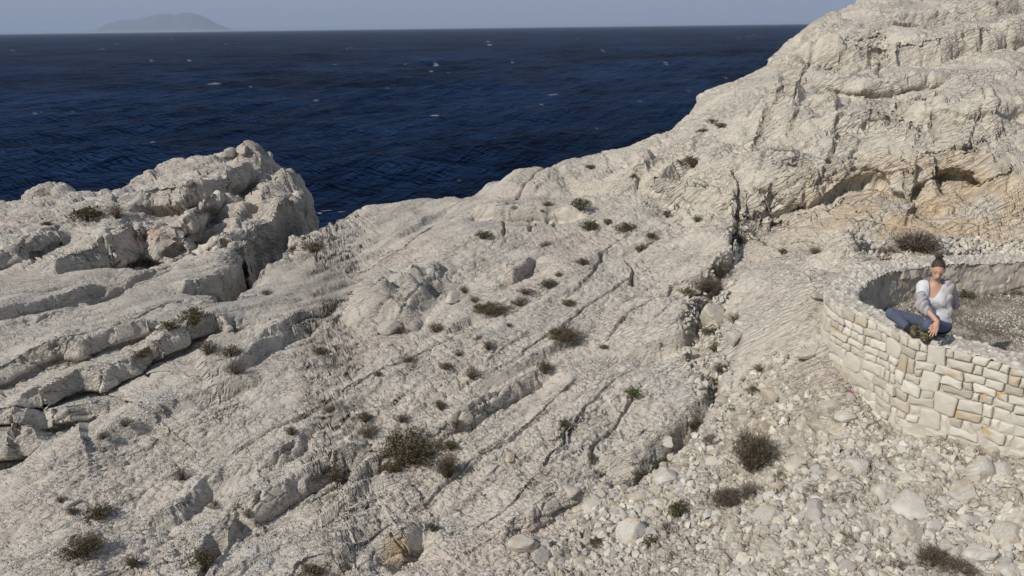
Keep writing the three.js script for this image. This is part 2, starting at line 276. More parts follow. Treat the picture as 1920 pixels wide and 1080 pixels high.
const KNOLLS = [
  [-0.45, 1622, 78, 0.7, 0.5, 0, 2.4], [0.35, 1560, 95, 0.5, 0.5, 0.3, 3.5], [0.3, 1490, 235, 0.35, 0.3, 0.2, 3], [0.3, 1540, 200, 0.35, 0.3, 0, 3], [0.3, 1700, 262, 0.5, 0.4, -0.5, 3], [0.3, 1800, 245, 0.6, 0.8, -0.2, 3], [0.25, 1870, 240, 0.4, 0.6, -0.2, 3],
  [0.42, 735, 580, 0.66, 0.50, -0.5, 4.5], [0.22, 745, 545, 0.42, 0.32, -0.4, 4], [0.26, 797, 532, 0.36, 0.34, 0.2, 4], [0.16, 768, 556, 0.34, 0.30, 0.4, 4], [0.14, 712, 526, 0.30, 0.24, 0.1, 4], [0.14, 690, 560, 0.34, 0.26, 0.3, 4], [0.30, 690, 590, 0.5, 0.3, -0.5, 2.4],
  [0.22, 1290, 465, 0.75, 0.55, -0.5, 3], [0.18, 1230, 600, 0.75, 0.55, -0.5, 3], [0.22, 1440, 600, 0.55, 0.45, -0.7, 2.5], [0.18, 1480, 540, 0.6, 0.4, -0.7, 2.5], [0.25, 1510, 590, 0.35, 0.3, -0.9, 2.6],
  [0.45, 1885, 350, 0.55, 0.55, 0, 2.6], [0.35, 1790, 240, 0.6, 0.6, -0.3, 2.6], [0.3, 1730, 200, 0.5, 0.5, -0.4, 2.5], [0.3, 1460, 200, 0.5, 0.6, -0.6, 2.5], [0.3, 1500, 120, 0.7, 0.5, -0.7, 2.4],
  [0.3, 1180, 325, 0.5, 0.5, -0.4, 3], [0.25, 1000, 345, 0.9, 0.6, -0.4, 3], [0.12, 92, 352, 0.6, 0.4, 0, 4], [0.45, 478, 297, 0.6, 0.6, 0.2, 5], [0.45, 535, 346, 0.6, 0.5, 0.2, 5], [0.45, 556, 392, 0.7, 0.5, 0.1, 5], [0.4, 500, 350, 0.7, 0.5, 0.2, 4], [0.2, 385, 300, 0.6, 0.3, 0, 2.5], [0.35, 425, 400, 0.6, 0.6, 0, 2.5], [0.3, 470, 390, 0.6, 0.5, 0, 2.6],
  [0.25, 1600, 250, 0.8, 0.5, 0, 2.6], [0.2, 1450, 320, 0.6, 0.45, 0, 2.5], [0.2, 1620, 320, 0.5, 0.3, 0, 2.5], [0.2, 1540, 60, 0.6, 0.5, 0, 2.4], [-1.1, 1842, 338, 0.28, 0.40, 0, 2.6], [-0.40, 1775, 335, 0.6, 0.35, 0, 2.2], [0.2, 1560, 480, 0.4, 0.3, 0, 2.5], [0.25, 1590, 470, 0.35, 0.3, 0, 2.5],
  [-0.25, 1297, 300, 0.4, 0.3, 0, 2.2], [0.2, 1330, 290, 0.4, 0.3, 0, 2.4],
];
const feats = [], buckets = new Map();
function addFeat(f, reach) {
  let x0 = 1e9, x1 = -1e9, z0 = 1e9, z1 = -1e9; for (const [x, z] of f.pts) { x0 = Math.min(x0, x); x1 = Math.max(x1, x); z0 = Math.min(z0, z); z1 = Math.max(z1, z); }
  f.id = feats.length; feats.push(f);
  for (let i = Math.floor(x0 - reach); i <= Math.floor(x1 + reach); i++) for (let j = Math.floor(z0 - reach); j <= Math.floor(z1 + reach); j++) { const k = i * 1000 + j; if (!buckets.has(k)) buckets.set(k, []); buckets.get(k).push(f); }
}
function line(pts) { let t = 0; const p = pts.map(([a, b]) => { const q = onBase(a, b); return [q.x, q.z, 0]; }); for (let i = 1; i < p.length; i++) { t += Math.hypot(p[i][0] - p[i - 1][0], p[i][1] - p[i - 1][1]); p[i][2] = t; } return [p, t]; }
for (const [d, u, ...pts] of LEDGES) { const [p, len] = line(pts); addFeat({ kind: 0, d, u, pts: p, len, seed: feats.length * 7.7 }, 2.6); }
for (const [d, w, ...pts] of CLEFTS) { const [p, len] = line(pts); addFeat({ kind: 1, d, w, pts: p, len, seed: feats.length * 7.7 }, w * 3 + 0.3); }
for (const [h, px, py, a, b, turn, q] of KNOLLS) { const p = onBase(px, py); addFeat({ kind: 2, h, a, b, c: Math.cos(turn), s: Math.sin(turn), q, pts: [[p.x, p.z]] }, Math.max(a, b) * 1.5); }

const SCREE = [[1455, 640], [1500, 700], [1540, 735], [1640, 770], [1760, 800], [1925, 840], [2200, 900], [2300, 1350], [1000, 1350], [960, 1100], [1010, 1030], [1090, 960], [1120, 912], [1190, 885], [1250, 850], [1330, 780], [1370, 720], [1420, 680]].map(([a, b]) => { const p = onBase(a, b); return [p.x, p.z]; });
const screeGrid = new Float32Array(GNX * GNZ).fill(9);
for (let j = 0; j < GNZ; j++) for (let i = 0; i < GNX; i++) { const x = GX0 + i * GS, z = GZ0 + j * GS; if (z > -16 && x > -6) screeGrid[j * GNX + i] = insideDist(SCREE, x, z); }

const STRIKE = 32 * RAD, TX = Math.cos(STRIKE), TZ = -Math.sin(STRIKE), NX = Math.sin(STRIKE), NZ = Math.cos(STRIKE);
const M = { plain: false, h: 0, sx: 0, sz: 0, face: 0, scree: 0, ring: 0, cleft: 0, coast: 0, bed: 1 };
function near(f, x, z) {                                              // nearest place on a line: signed distance, distance along, across direction
  let best = 1e9, s = 0, t = 0, nx = 0, nz = 0; const p = f.pts;
  for (let i = 1; i < p.length; i++) {
    const ax = p[i - 1][0], az = p[i - 1][1], dx = p[i][0] - ax, dz = p[i][1] - az, l2 = dx * dx + dz * dz, u = clamp(((x - ax) * dx + (z - az) * dz) / l2);
    const qx = x - ax - dx * u, qz = z - az - dz * u, q = qx * qx + qz * qz;
    if (q < best) { best = q; const l = Math.sqrt(l2), side = dx * (z - az) - dz * (x - ax); nx = -dz / l; nz = dx / l; s = Math.sqrt(q) * (side < 0 ? -1 : 1); t = p[i - 1][2] + l * u; }
  }
  NR.s = s; NR.t = t; NR.nx = nx; NR.nz = nz; return NR;
}
const NR = { s: 0, t: 0, nx: 0, nz: 0 };
function macro(x, z) {
  let h = base(x, z), face = 0, sx = 0, sz = 0, cl = 0;
  const rad = Math.hypot(x, z), dr = Math.max(0.012, rad * rad * 0.00024);                // how finely the sheet can show it there
  const ring = sample(ringGrid, x, z), scree = smooth(0.25, -0.3, sample(screeGrid, x, z) + 0.5 * noise(x * 0.9, 3, z * 0.9));
  const w1 = noise(x * 2.1, 1.5, z * 2.1), w2 = noise(x * 2.1, 8.5, z * 2.1), w3 = noise(x * 6.3, 4.5, z * 6.3), w4 = noise(x * 6.3, 12.5, z * 6.3);
  const X = x + 0.075 * w1 + 0.014 * w3, Z = z + 0.075 * w2 + 0.014 * w4;
  const rock = 1 - scree;
  // swells of the rock
  const right = smooth(1.5, 5.5, x * 0.9 - (z + 11) * 0.28);
  h += rock * (0.16 * noise(x * 0.5, 7, z * 0.5) + 0.10 * noise(x * 1.1, 2, z * 1.1)) + 0.05 * w1;
  // thin beds weathering out along the strike
  const along = X * TX + Z * TZ, across = X * NX + Z * NZ;
  const bed = rock * (1 - right * 0.75);
  for (let k = 0; k < 3; k++) {
    const per = [0.95, 0.47, 0.24][k], amp = [0.06, 0.030, 0.018][k];
    const c = (across + 0.42 * per * noise(along * 0.9, k * 9 + 0.5, across * 0.5)) / per + k * 0.37, cell = Math.floor(c), fr = c - cell;
    const g = smooth(-0.12, 0.34, noise(along * (0.45 + 0.35 * k), cell * 3.7 + k * 31, 0.5));
    const e = Math.min(0.45, Math.max(0.12 + 0.04 * k, 1.8 * dr / per)), saw = fr < 1 - e ? fr / (1 - e) : (1 - fr) / e;
    h += bed * amp * g * (saw - 0.5);
    if (k < 2) { const cr = Math.min(fr, 1 - fr) * per; const gw = Math.max(0.022, 1.1 * dr); if (cr < 3 * gw) { const gk = Math.exp(-(cr * cr) / (gw * gw)) * smooth(0.0, 0.22, noise(along * 0.9, cell * 5.1 + k * 17, 7.5)); h -= bed * 0.035 * gk; cl = Math.max(cl, bed * 0.6 * gk); } }
    if (fr > 1 - e) face = Math.max(face, 0.35 * g * bed);
  }
  const list = buckets.get(Math.floor(x) * 1000 + Math.floor(z));
  if (list) for (const f of list) {
    if (f.kind === 0) {
      const r = near(f, X, Z); const ew = 0.3 + 0.9 * Math.abs(r.s); let s = r.s, end = smooth(0, ew, r.t) * smooth(0, ew, f.len - r.t);
      if (r.t < 1e-6 || r.t > f.len - 1e-6) end = 0;
      if (end <= 0) continue;
      if (!M.plain) s += Math.min(0.20, 0.45 * f.d - 0.04) * (hash(Math.floor(r.t / 0.7 + f.seed + 0.3 * w1), f.id, 3) - 0.5);
      const D = f.d * end, w = Math.max(0.06 + 0.26 * f.d, 2.2 * dr);
      if (s < 0) h += 0.34 * D * Math.exp(s * 1.5) * smooth(-2.5, -1.5, s);
      else if (s < w) { { const q = s / w; h += D * (0.34 - (0.55 * q * q * (3 - 2 * q) + 0.45 * q)); }; face = Math.max(face, end * Math.min(1, f.d / 0.3)); }
      else h -= 0.66 * D * Math.exp(-(s - w) / (0.7 + 0.6 * f.d)) * smooth(2.5, 1.5, s);
      if (f.u && f.d > 0.29 && s > 0) { const k = s < w ? smooth(0.60 * w, 0.96 * w, s) : Math.exp(-Math.max(s - w - 0.05, 0) / (2.4 * f.u)); sx -= r.nx * f.u * end * k; sz -= r.nz * f.u * end * k; }
    } else if (f.kind === 1) {
      const r = near(f, X, Z), end = smooth(0, 0.25, r.t) * smooth(0, 0.25, f.len - r.t);
      if (r.t < 1e-6 || r.t > f.len - 1e-6) continue;
      const w = Math.max(f.w, 0.75 * dr) * (0.6 + 0.75 * noise(r.t * 1.8, f.seed, 0) + 0.4 * noise(r.t * 5, f.seed, 3)), q = Math.abs(r.s + 0.05 * noise(r.t * 3.1, f.seed, 9) + 0.03 * noise(r.t * 8, f.seed, 5)) / Math.max(w, 0.006);
      if (q < 2.5) { const k = Math.exp(-q * q * q) * end; h -= f.d * k; cl = Math.max(cl, k); }
    } else {
      const dx = X - f.pts[0][0], dz = Z - f.pts[0][1], a = Math.abs(dx * f.c - dz * f.s) / f.a, b = Math.abs(dx * f.s + dz * f.c) / f.b, q = Math.pow(Math.pow(a, f.q) + Math.pow(b, f.q), 1 / f.q);
      if (q < 1.35) { const e = smooth(1.3, 0.62, q) * (1 - 0.25 * q * q * 0.6); h += f.h * e; if (q > 0.75 && q < 1.25) face = Math.max(face, 0.5); }
    }
  }
  // over the edge it falls to the sea
  const cd = sample(coastGrid, X, Z);
  M.coast = cd;
  if (cd > -0.4) { const q = Math.max(cd, 0); h -= 0.12 * smooth(-0.4, 0.1, cd) + q * (1.9 + 3.5 * cragAt(x, z)) + 0.5 * smooth(0, 1.2, q); h -= 2.2 * smooth(0, 0.3, q) * notchAt(x, z); h += Math.min(q, 1) * 1.1 * noise(x * 0.35, h * 0.3, z * 0.35); face = Math.max(face, smooth(0, 0.4, cd) * 0.6); }
  // the levelled floor within the ring wall
  if (ring < 0.6) { const k = smooth(-0.12, -0.24, ring); h = mix(h, RING_FLOOR + 0.03 * noise(x * 1.3, 5, z * 1.3) + 0.015 * noise(x * 5, 5, z * 5), k); if (ring > -0.2 && ring < -0.04) h = Math.min(h, TOP_Y - 0.5); }
  M.h = h; M.sx = sx; M.sz = sz; M.face = face; M.scree = scree; M.ring = ring; M.cleft = cl; M.bed = bed; M.right = right;
  return h;
}
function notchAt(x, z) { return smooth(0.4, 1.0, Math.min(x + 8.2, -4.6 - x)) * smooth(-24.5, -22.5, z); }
function cragAt(x, z) { return smooth(-2.5, -4.5, x) * smooth(-17.0, -19.5, z); }
const onLand = (px, py) => hitWith((x, z) => macro(x, z), px, py);
const LOW = false, OCHRE = onBase(1700, 395).toArray(), RUST = onBase(275, 445).toArray(), OCHRE2 = onBase(742, 1040).toArray(), KNOB = onBase(745, 560).toArray(), CAVE = onBase(1800, 335).toArray();

// ------------------------------------------------------------------ the grain of weathered limestone: pits, runnels and specks finer than the sheet, 2.3 m to a tile
const grain = (() => {
  const S = LOW ? 512 : 1536, hf = new Float32Array(S * S), cf = new Float32Array(S * S);
  const cells = (n, m, seed) => { const px = new Float32Array(n * m), py = new Float32Array(n * m), r = rng(seed); for (let i = 0; i < n * m; i++) { px[i] = r(); py[i] = r(); } return (u, v) => { const x = u * n, y = v * m, X = Math.floor(x), Y = Math.floor(y); let a = 9, b = 9, id = 0; for (let j = -1; j <= 1; j++) for (let i = -1; i <= 1; i++) { const k = ((Y + j + m) % m) * n + (X + i + n) % n, dx = X + i + px[k] - x, dy = Y + j + py[k] - y, d = dx * dx + dy * dy; if (d < a) { b = a; a = d; id = k; } else if (d < b) b = d; } W2.f1 = Math.sqrt(a); W2.f2 = Math.sqrt(b); W2.id = (id * 0.61803) % 1; return W2; }; };
  const W2 = { f1: 0, f2: 0, id: 0 };
  const A = cells(26, 46, 1), B = cells(62, 96, 2), C = cells(130, 170, 3), R1 = 1 / 6.2832;
  const T = (u, v, f, s) => noise(Math.cos(u * 6.2832) * f * R1 + s, Math.sin(u * 6.2832) * f * R1 + Math.cos(v * 6.2832) * f * R1, Math.sin(v * 6.2832) * f * R1 - s);
  for (let j = 0; j < S; j++) for (let i = 0; i < S; i++) {
    let u = i / S, v = j / S; const wu = 0.010 * T(u, v, 22, 3), wv = 0.010 * T(u, v, 22, 8); u += wu; v += wv;
    const g = smooth(-0.3, 0.3, T(u, v, 7, 2)), p = smooth(-0.3, 0.3, T(u, v, 9, 5));
    let q = A((u + 1) % 1, (v + 1) % 1), e = q.f2 - q.f1; let h = 0.60 - 0.34 * (1 - smooth(0, 0.20, e)) * g - 0.10 * q.f1; let c = 1 - 0.22 * (1 - smooth(0, 0.18, e)) * g;
    q = B((u + 1) % 1, (v + 1) % 1); e = q.f2 - q.f1; const pit = smooth(0.42, 0.18, q.f1) * (q.id > 0.62 ? 1 : 0) * p; h -= 0.20 * (1 - smooth(0, 0.25, e)) * (0.4 + 0.6 * p) + 0.34 * pit; c -= 0.10 * (1 - smooth(0, 0.2, e)) + 0.26 * pit;
    q = C((u + 1) % 1, (v + 1) % 1); e = q.f2 - q.f1; h -= 0.09 * (1 - smooth(0, 0.3, e)); c -= 0.05 * (1 - smooth(0, 0.3, e)) - 0.07 * (q.id - 0.5);
    hf[j * S + i] = clamp(h + 0.10 * T(u, v, 40, 1)); cf[j * S + i] = clamp(1 - (0.95 - c) * 0.95 + 0.07 * T(u, v, 60, 6));
  }
  const tex = (f, srgb) => { const d = new Uint8Array(S * S * 4); for (let i = 0; i < S * S; i++) { d[i * 4] = d[i * 4 + 1] = d[i * 4 + 2] = f[i] * 255; d[i * 4 + 3] = 255; } const t = new THREE.DataTexture(d, S, S); t.wrapS = t.wrapT = THREE.RepeatWrapping; t.magFilter = THREE.LinearFilter; t.minFilter = THREE.LinearMipmapLinearFilter; t.generateMipmaps = true; t.needsUpdate = true; return t; };
  return { bump: tex(hf), map: tex(cf) };
})();

// ------------------------------------------------------------------ the land as one sheet, finer where it is seen nearer
{
  const cols = [], rows = LOW ? 420 : 1150, nd = LOW ? 560 : 900, Q = LOW ? 1100 : 2200;
  for (let i = 0; i < 26; i++) cols.push(-68 + i * (68 - 39.6) / 26);
  for (let i = 0; i <= nd; i++) cols.push(-39.6 + 79.2 * i / nd);
  for (let i = 1; i <= 26; i++) cols.push(39.6 + i * (68 - 39.6) / 26);
  const nc = cols.length, pos = new Float32Array(nc * rows * 3), info = new Float32Array(nc * rows * 4);
  const R0 = 1.2, R1 = 46, rr = new Float64Array(Q), cum = new Float64Array(Q);
  const iq = camera.quaternion.clone().invert(), v = new THREE.Vector3();
  for (let i = 0; i < Q; i++) { const t = i / (Q - 1), a = Math.atan2(6, R0), b = Math.atan2(6, R1), phi = mix(a, b, Math.pow(t, 0.92)); rr[i] = 6 / Math.tan(phi); }
  const Wt = new Float32Array(nc * Q), Wb = new Float32Array(nc * Q);
  M.plain = true;
  for (let c = 0; c < nc; c++) {
    const th = cols[c] * RAD, s = Math.sin(th), k = -Math.cos(th);
    let py = 0, ph = 0;
    for (let i = 0; i < Q; i++) {
      const r = rr[i], h = macro(r * s, r * k);
      v.set(r * s, h - CAM_Y, r * k).applyQuaternion(iq); const b = v.y / Math.max(-v.z, 0.4);
      if (i) { const len = Math.hypot(r - rr[i - 1], h - ph) / Math.hypot(r, h - CAM_Y);
        let w = Math.max(b - py, 0.25 * len); if (b > 0.42 || b < -0.46) w *= 0.25; if (M.coast > 0.8) w *= 0.25; Wt[c * Q + i] = w; }
      py = b; ph = h;
    }
  }
  M.plain = false;
  const blur = (src, dst, n, m, sn, sm, R) => { for (let a = 0; a < n; a++) { let s = 0; for (let b = -R; b <= R; b++) s += src[a * sn + clamp(b, 0, m - 1) * sm]; for (let b = 0; b < m; b++) { dst[a * sn + b * sm] = s; s += src[a * sn + Math.min(b + R + 1, m - 1) * sm] - src[a * sn + Math.max(b - R, 0) * sm]; } } };
  const RC = LOW ? 7 : 14;
  blur(Wt, Wb, Q, nc, 1, Q, RC); blur(Wb, Wt, Q, nc, 1, Q, RC);                                  // rows run smoothly from one bearing to the next
  blur(Wt, Wb, nc, Q, Q, 1, LOW ? 4 : 8);
  for (let c = 0; c < nc; c++) {
    const th = cols[c] * RAD, s = Math.sin(th), k = -Math.cos(th); cum[0] = 0;
    for (let i = 1; i < Q; i++) cum[i] = cum[i - 1] + Wb[c * Q + i];
    let i = 1; const tot = cum[Q - 1];
    for (let j = 0; j < rows; j++) {
      const want = tot * j / (rows - 1); while (i < Q - 1 && cum[i] < want) i++;
      const u = clamp((want - cum[i - 1]) / (cum[i] - cum[i - 1] + 1e-12)), r = mix(rr[i - 1], rr[i], u), x = r * s, z = r * k; macro(x, z);
      const o = (j * nc + c); pos[o * 3] = x + M.sx; pos[o * 3 + 1] = M.h; pos[o * 3 + 2] = z + M.sz;
      info[o * 4] = M.face; info[o * 4 + 1] = M.scree; info[o * 4 + 2] = M.ring; info[o * 4 + 3] = M.cleft;
    }
  }
  const idx = new Uint32Array((nc - 1) * (rows - 1) * 6); let n = 0;
  for (let j = 0; j < rows - 1; j++) for (let c = 0; c < nc - 1; c++) { const a = j * nc + c, b = a + 1, d = a + nc, e = d + 1; idx[n++] = a; idx[n++] = b; idx[n++] = d; idx[n++] = b; idx[n++] = e; idx[n++] = d; }
  const g0 = geoFrom(pos, idx), N = g0.attributes.normal.array, col = new Float32Array(nc * rows * 3);
  // weathering: knobs, runnels and pits, along the surface's own normal
  const w2f = w => w.f2 - w.f1;
  const tone = (i, r, g, b) => { col[i * 3] = r; col[i * 3 + 1] = g; col[i * 3 + 2] = b; };
  const P = pos.slice();
  for (let i = 0; i < nc * rows; i++) {
    const x = P[i * 3], y = P[i * 3 + 1], z = P[i * 3 + 2], face = info[i * 4], scree = info[i * 4 + 1], ring = info[i * 4 + 2], cl = info[i * 4 + 3];
    const al = x * TX + z * TZ, ac = x * NX + z * NZ;
    const inRing = ring < -0.2, right = smooth(1.5, 5.5, x * 0.9 - (z + 11) * 0.28);
    const steep = 1 - Math.abs(N[i * 3 + 1]);
    const rough = smooth(-0.35, 0.35, noise(x * 0.6, 21, z * 0.6));
    const up = i + nc < nc * rows ? i + nc : i - nc, sp = Math.hypot(P[up * 3] - x, P[up * 3 + 1] - y, P[up * 3 + 2] - z), show = L => smooth(0.48, 0.22, sp / L);
    let d = 0, dirt = 0;
    const far = Math.hypot(x, z);
    if (inRing) { const w = worley(x * 14, y * 14, z * 14); d = 0.012 * Math.max(0, 0.5 - w.f1) * 2 * (w.id > 0.45 ? 1 : 0.2) + 0.006 * noise(x * 30, y, z * 30); }
    else {
      const st = mix(2.0, 1.25, right), qa = al / st;
      const w = worley(qa * 7.0 + 0.35 * noise(x * 5, y * 5, z * 5), y * 5.5, ac * 7.0), f = w.f2 - w.f1, f1 = w.f1, wid = w.id;
      const w2 = worley(qa * 16, y * 14, ac * 16), fb = w2.f2 - w2.f1;
      const knob = -0.040 * (1 - smooth(0, 0.22, f)) + 0.020 * (0.5 - f1) - 0.05 * smooth(0.30, 0.12, f1) * (wid > 0.72 ? 1 : 0);
      const fine = -0.017 * (1 - smooth(0, 0.25, fb)) + 0.012 * (0.45 - w2.f1) - 0.03 * smooth(0.34, 0.12, w2.f1) * (w2.id > 0.7 ? 1 : 0);
      const rid = 1 - Math.abs(noise(qa * 2.4, y * 2.4, ac * 3.4)) * 2.4;
      const run = -0.035 * smooth(0.55, 1.0, rid);
      const lump = 0.032 * fbm(qa * 3, y * 3, ac * 3, 3, 0.55);
      const k = mix(0.60 + 0.55 * rough, 0.06, clamp(face * 1.2 + smooth(0.25, 0.6, steep))) * mix(1, 0.75, right);
      const blocky = clamp(right * 0.9 + cragAt(x, z) + face * 0.8 + smooth(1.5, 0.8, Math.hypot(x - KNOB[0], z - KNOB[2]))), jx = x + 0.10 * noise(x * 2.5, y * 2.5, z * 2.5), jy = y + 0.10 * noise(x * 2.5 + 9, y * 2.5, z * 2.5), jz = z + 0.10 * noise(x * 2.5, y * 2.5 + 9, z * 2.5);
      const b1 = facet(jx * 1.5, jy * 2.0, jz * 1.5), j1 = w2f(wor), b2 = facet(jx * 4.2, jy * 5.2, jz * 4.2), j2 = w2f(wor), b3 = facet(jx * 11 / st, jy * 11, jz * 11), j3 = w2f(wor);
      const g2 = smooth(-0.25, 0.25, noise(x * 0.9 + 7, y, z * 0.9));
            d = ((knob * 0.9 * show(0.14) + fine * 1.15 * show(0.062) + run * 0.7 * show(0.12)) * k + lump * mix(0.8, 0.5, blocky) * show(0.15)) + blocky * (0.13 * b1 - 0.05 * (1 - smooth(0, 0.05, j1)) * g2 * show(0.14)) + (mix(0.014, 0.028, blocky) * b2 - mix(0.011, 0.018, blocky) * (1 - smooth(0, 0.06, j2)) * g2) * show(0.2) + (0.010 * b3 - 0.006 * (1 - smooth(0, 0.1, j3))) * show(0.09) * (1 - clamp(face * 1.2 + smooth(0.25, 0.6, steep)));
      const fc = clamp(face) * smooth(0.12, 0.4, steep);
      if (fc > 0.02) { const w4 = worley(x * 2.6 + 0.3 * noise(x * 3, y * 3, z * 3), y * 4.2 + 0.3 * noise(x * 3 + 9, y * 3, z * 3), z * 2.6), q4 = w4.f2 - w4.f1; d += fc * (0.035 * (w4.id - 0.5) - 0.03 * (1 - smooth(0, 0.05, q4)) + 0.03 * noise(x * 3, y * 5, z * 3)); }
      const cg = Math.max(cragAt(x, z), right * 0.55 * (1 - scree) * smooth(-13.2, -15, z)); if (cg > 0.02) { const w5 = worley(x * 0.9 + 0.4 * noise(x, y, z), y * 1.3, z * 0.9), q5 = w5.f2 - w5.f1, i5 = w5.id, w6 = worley(x * 2.7 + 0.3 * noise(x * 3, y * 3, z * 3), y * 3.4, z * 2.7), q6 = w6.f2 - w6.f1; d += cg * (0.20 * (i5 - 0.5) - 0.06 * (1 - smooth(0, 0.05, q5)) + 0.05 * (w6.id - 0.5) - 0.03 * (1 - smooth(0, 0.06, q6))); }
      if (right > 0.05) { const w3 = worley(x * 1.7, y * 2.0, z * 1.7), q = w3.f2 - w3.f1; d += right * (1 - scree) * (-0.05 * (1 - smooth(0, 0.10, q)) * smooth(-0.1, 0.2, noise(x * 0.8, y * 0.8, z * 0.8)) + 0.04 * (0.5 - w3.f1)); }
      if (scree > 0.01) {
        const a = worley(x * 5.2 + noise(x * 3, 1, z * 3), y * 5.2, z * 5.2), fa = a.f2 - a.f1, ida = a.id, b = worley(x * 13, y * 13, z * 13), f2 = b.f2 - b.f1;
        const fq = facet(x * 7 + noise(x * 3, 1, z * 3), y * 7, z * 7), stone = 0.045 * fq + 0.045 * smooth(0.0, 0.18, fa) * (ida > 0.5 ? 1.0 : 0.25) + 0.022 * smooth(0, 0.3, f2) * (0.4 + b.id) + 0.012 * noise(x * 26, y * 26, z * 26);
        d = mix(d, stone + 0.06 * noise(x * 1.6, y, z * 1.6), scree);
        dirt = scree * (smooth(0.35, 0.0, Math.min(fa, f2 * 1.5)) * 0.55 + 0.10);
      }
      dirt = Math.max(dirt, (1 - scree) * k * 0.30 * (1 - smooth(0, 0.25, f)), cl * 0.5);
    }
    pos[i * 3] += N[i * 3] * d; pos[i * 3 + 1] += N[i * 3 + 1] * d; pos[i * 3 + 2] += N[i * 3 + 2] * d;
    // colours of the stone itself
    const n1 = noise(x * 0.45, y * 0.45, z * 0.45), n2 = noise(x * 1.7, y * 1.7 + 5, z * 1.7), n3 = noise(x * 7, y * 7, z * 7), n4 = noise(x * 28, y * 28, z * 28);
    let r = 0.462, g = 0.426, b = 0.376;
    const pink = smooth(0.0, 0.5, n1 + 0.5 * n2); r = mix(r, 0.455, pink); g = mix(g, 0.39, pink); b = mix(b, 0.345, pink);
    const grey = smooth(0.05, 0.55, -n1 * 0.7 + 0.6 * n2 + 0.3 * n3) * (1 - right * 0.5) * (1 - face * 0.6); r = mix(r, 0.375, grey); g = mix(g, 0.36, grey); b = mix(b, 0.335, grey);
    const lich = smooth(0.18, 0.42, noise(x * 3.3, y * 3.3 + 40, z * 3.3) * 0.6 + 0.5 * n3 + 0.25 * n4) * (1 - scree) * (1 - face * 0.7) * smooth(-0.3, 0.3, n1 + n2); r = mix(r, 0.255, lich * 0.45); g = mix(g, 0.25, lich * 0.45); b = mix(b, 0.235, lich * 0.45);
    const cream = clamp(right * 0.6 + scree * 0.7 + face * 0.3); r = mix(r, 0.50, cream); g = mix(g, 0.458, cream); b = mix(b, 0.39, cream);
    let v = 1 + 0.16 * n3 + 0.16 * n4 + 0.12 * n2;
    const oc2 = smooth(0.36, 0.22, Math.hypot(x - OCHRE2[0], (y - OCHRE2[1]) * 0.9, z - OCHRE2[2])) * smooth(0.1, 0.3, steep); r = mix(r, 0.37, oc2 * 0.8); g = mix(g, 0.28, oc2 * 0.8); b = mix(b, 0.16, oc2 * 0.8);
    // ochre wash under the overhang by the cave, red stain under the left slab
    const oc = smooth(2.4, 0.2, Math.min(Math.hypot((x - OCHRE[0]) / 1.5, (y - OCHRE[1]) / 0.7, (z - OCHRE[2]) / 1.2), Math.hypot(x - CAVE[0], (y - CAVE[1]) / 0.6, z - CAVE[2]) * 1.8 - 0.4)) * smooth(-0.3, 0.25, n2 + n1 * 0.4 + 0.15); r = mix(r, 0.46, oc * 0.75); g = mix(g, 0.34, oc * 0.75); b = mix(b, 0.20, oc * 0.75);
    const rd = smooth(1.3, 0.3, Math.hypot(x - RUST[0], y - RUST[1], z - RUST[2])) * smooth(0.0, 0.35, n2 + 0.3 * n3); r = mix(r, 0.36, rd * 0.6); g = mix(g, 0.23, rd * 0.6); b = mix(b, 0.18, rd * 0.6);
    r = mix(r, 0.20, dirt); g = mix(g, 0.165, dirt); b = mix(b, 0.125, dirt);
    if (inRing) { const e = smooth(-0.25, 0.3, n2 + 0.5 * n3), q = smooth(0.1, 0.3, n4 + n3 * 0.5) * 0.6; r = mix(0.15, 0.29, e); g = mix(0.13, 0.245, e); b = mix(0.09, 0.19, e); r = mix(r, 0.52, q); g = mix(g, 0.48, q); b = mix(b, 0.42, q); }
    // wet dark band by the water, and the gully's shade painted into the rock colour
    const wetAndShade = Math.max(smooth(3.4, 1.2, y), smooth(0.0, 0.22, sample(coastGrid, x, z)) * notchAt(x, z)); r *= 1 - 0.75 * wetAndShade; g *= 1 - 0.73 * wetAndShade; b *= 1 - 0.70 * wetAndShade;
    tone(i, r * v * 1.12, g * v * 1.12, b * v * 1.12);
  }
  // three sheets: bare rock, scree, the floor within the ring
  const scaled = (f, k) => { const t = f.clone(); t.repeat.set(k, k); t.needsUpdate = true; return t; };
  const stone = new THREE.MeshStandardMaterial({ vertexColors: true, roughness: 0.94, map: scaled(grain.map, 0.62), bumpMap: scaled(grain.bump, 0.62), bumpScale: 0.046 });
  const coarse = f => { const t = f.clone(); t.repeat.set(0.36, 0.36); t.needsUpdate = true; return t; }, crag = new THREE.MeshStandardMaterial({ vertexColors: true, roughness: 0.94, map: coarse(grain.map), bumpMap: coarse(grain.bump), bumpScale: 0.075 });
  const zoneOf = i => { const x = P[i * 3], z = P[i * 3 + 2], wob = 0.6 * noise(x * 0.8, 2, z * 0.8); return x * 0.9 - (z + 11) * 0.28 + wob > 4.2 && z < -10.5 ? 3 : cragAt(x + wob, z + wob) > 0.5 ? 4 : 0; };
  const sets = [[], [], [], [], []];
  for (let t = 0; t < idx.length; t += 3) { const o = idx[t] * 4; const k = info[o + 2] < -0.2 ? 2 : info[o + 1] > 0.5 ? 1 : zoneOf(idx[t]); sets[k].push(idx[t], idx[t + 1], idx[t + 2]); }
  const whole = geoFrom(pos, idx, col), nrm = whole.attributes.normal.array;
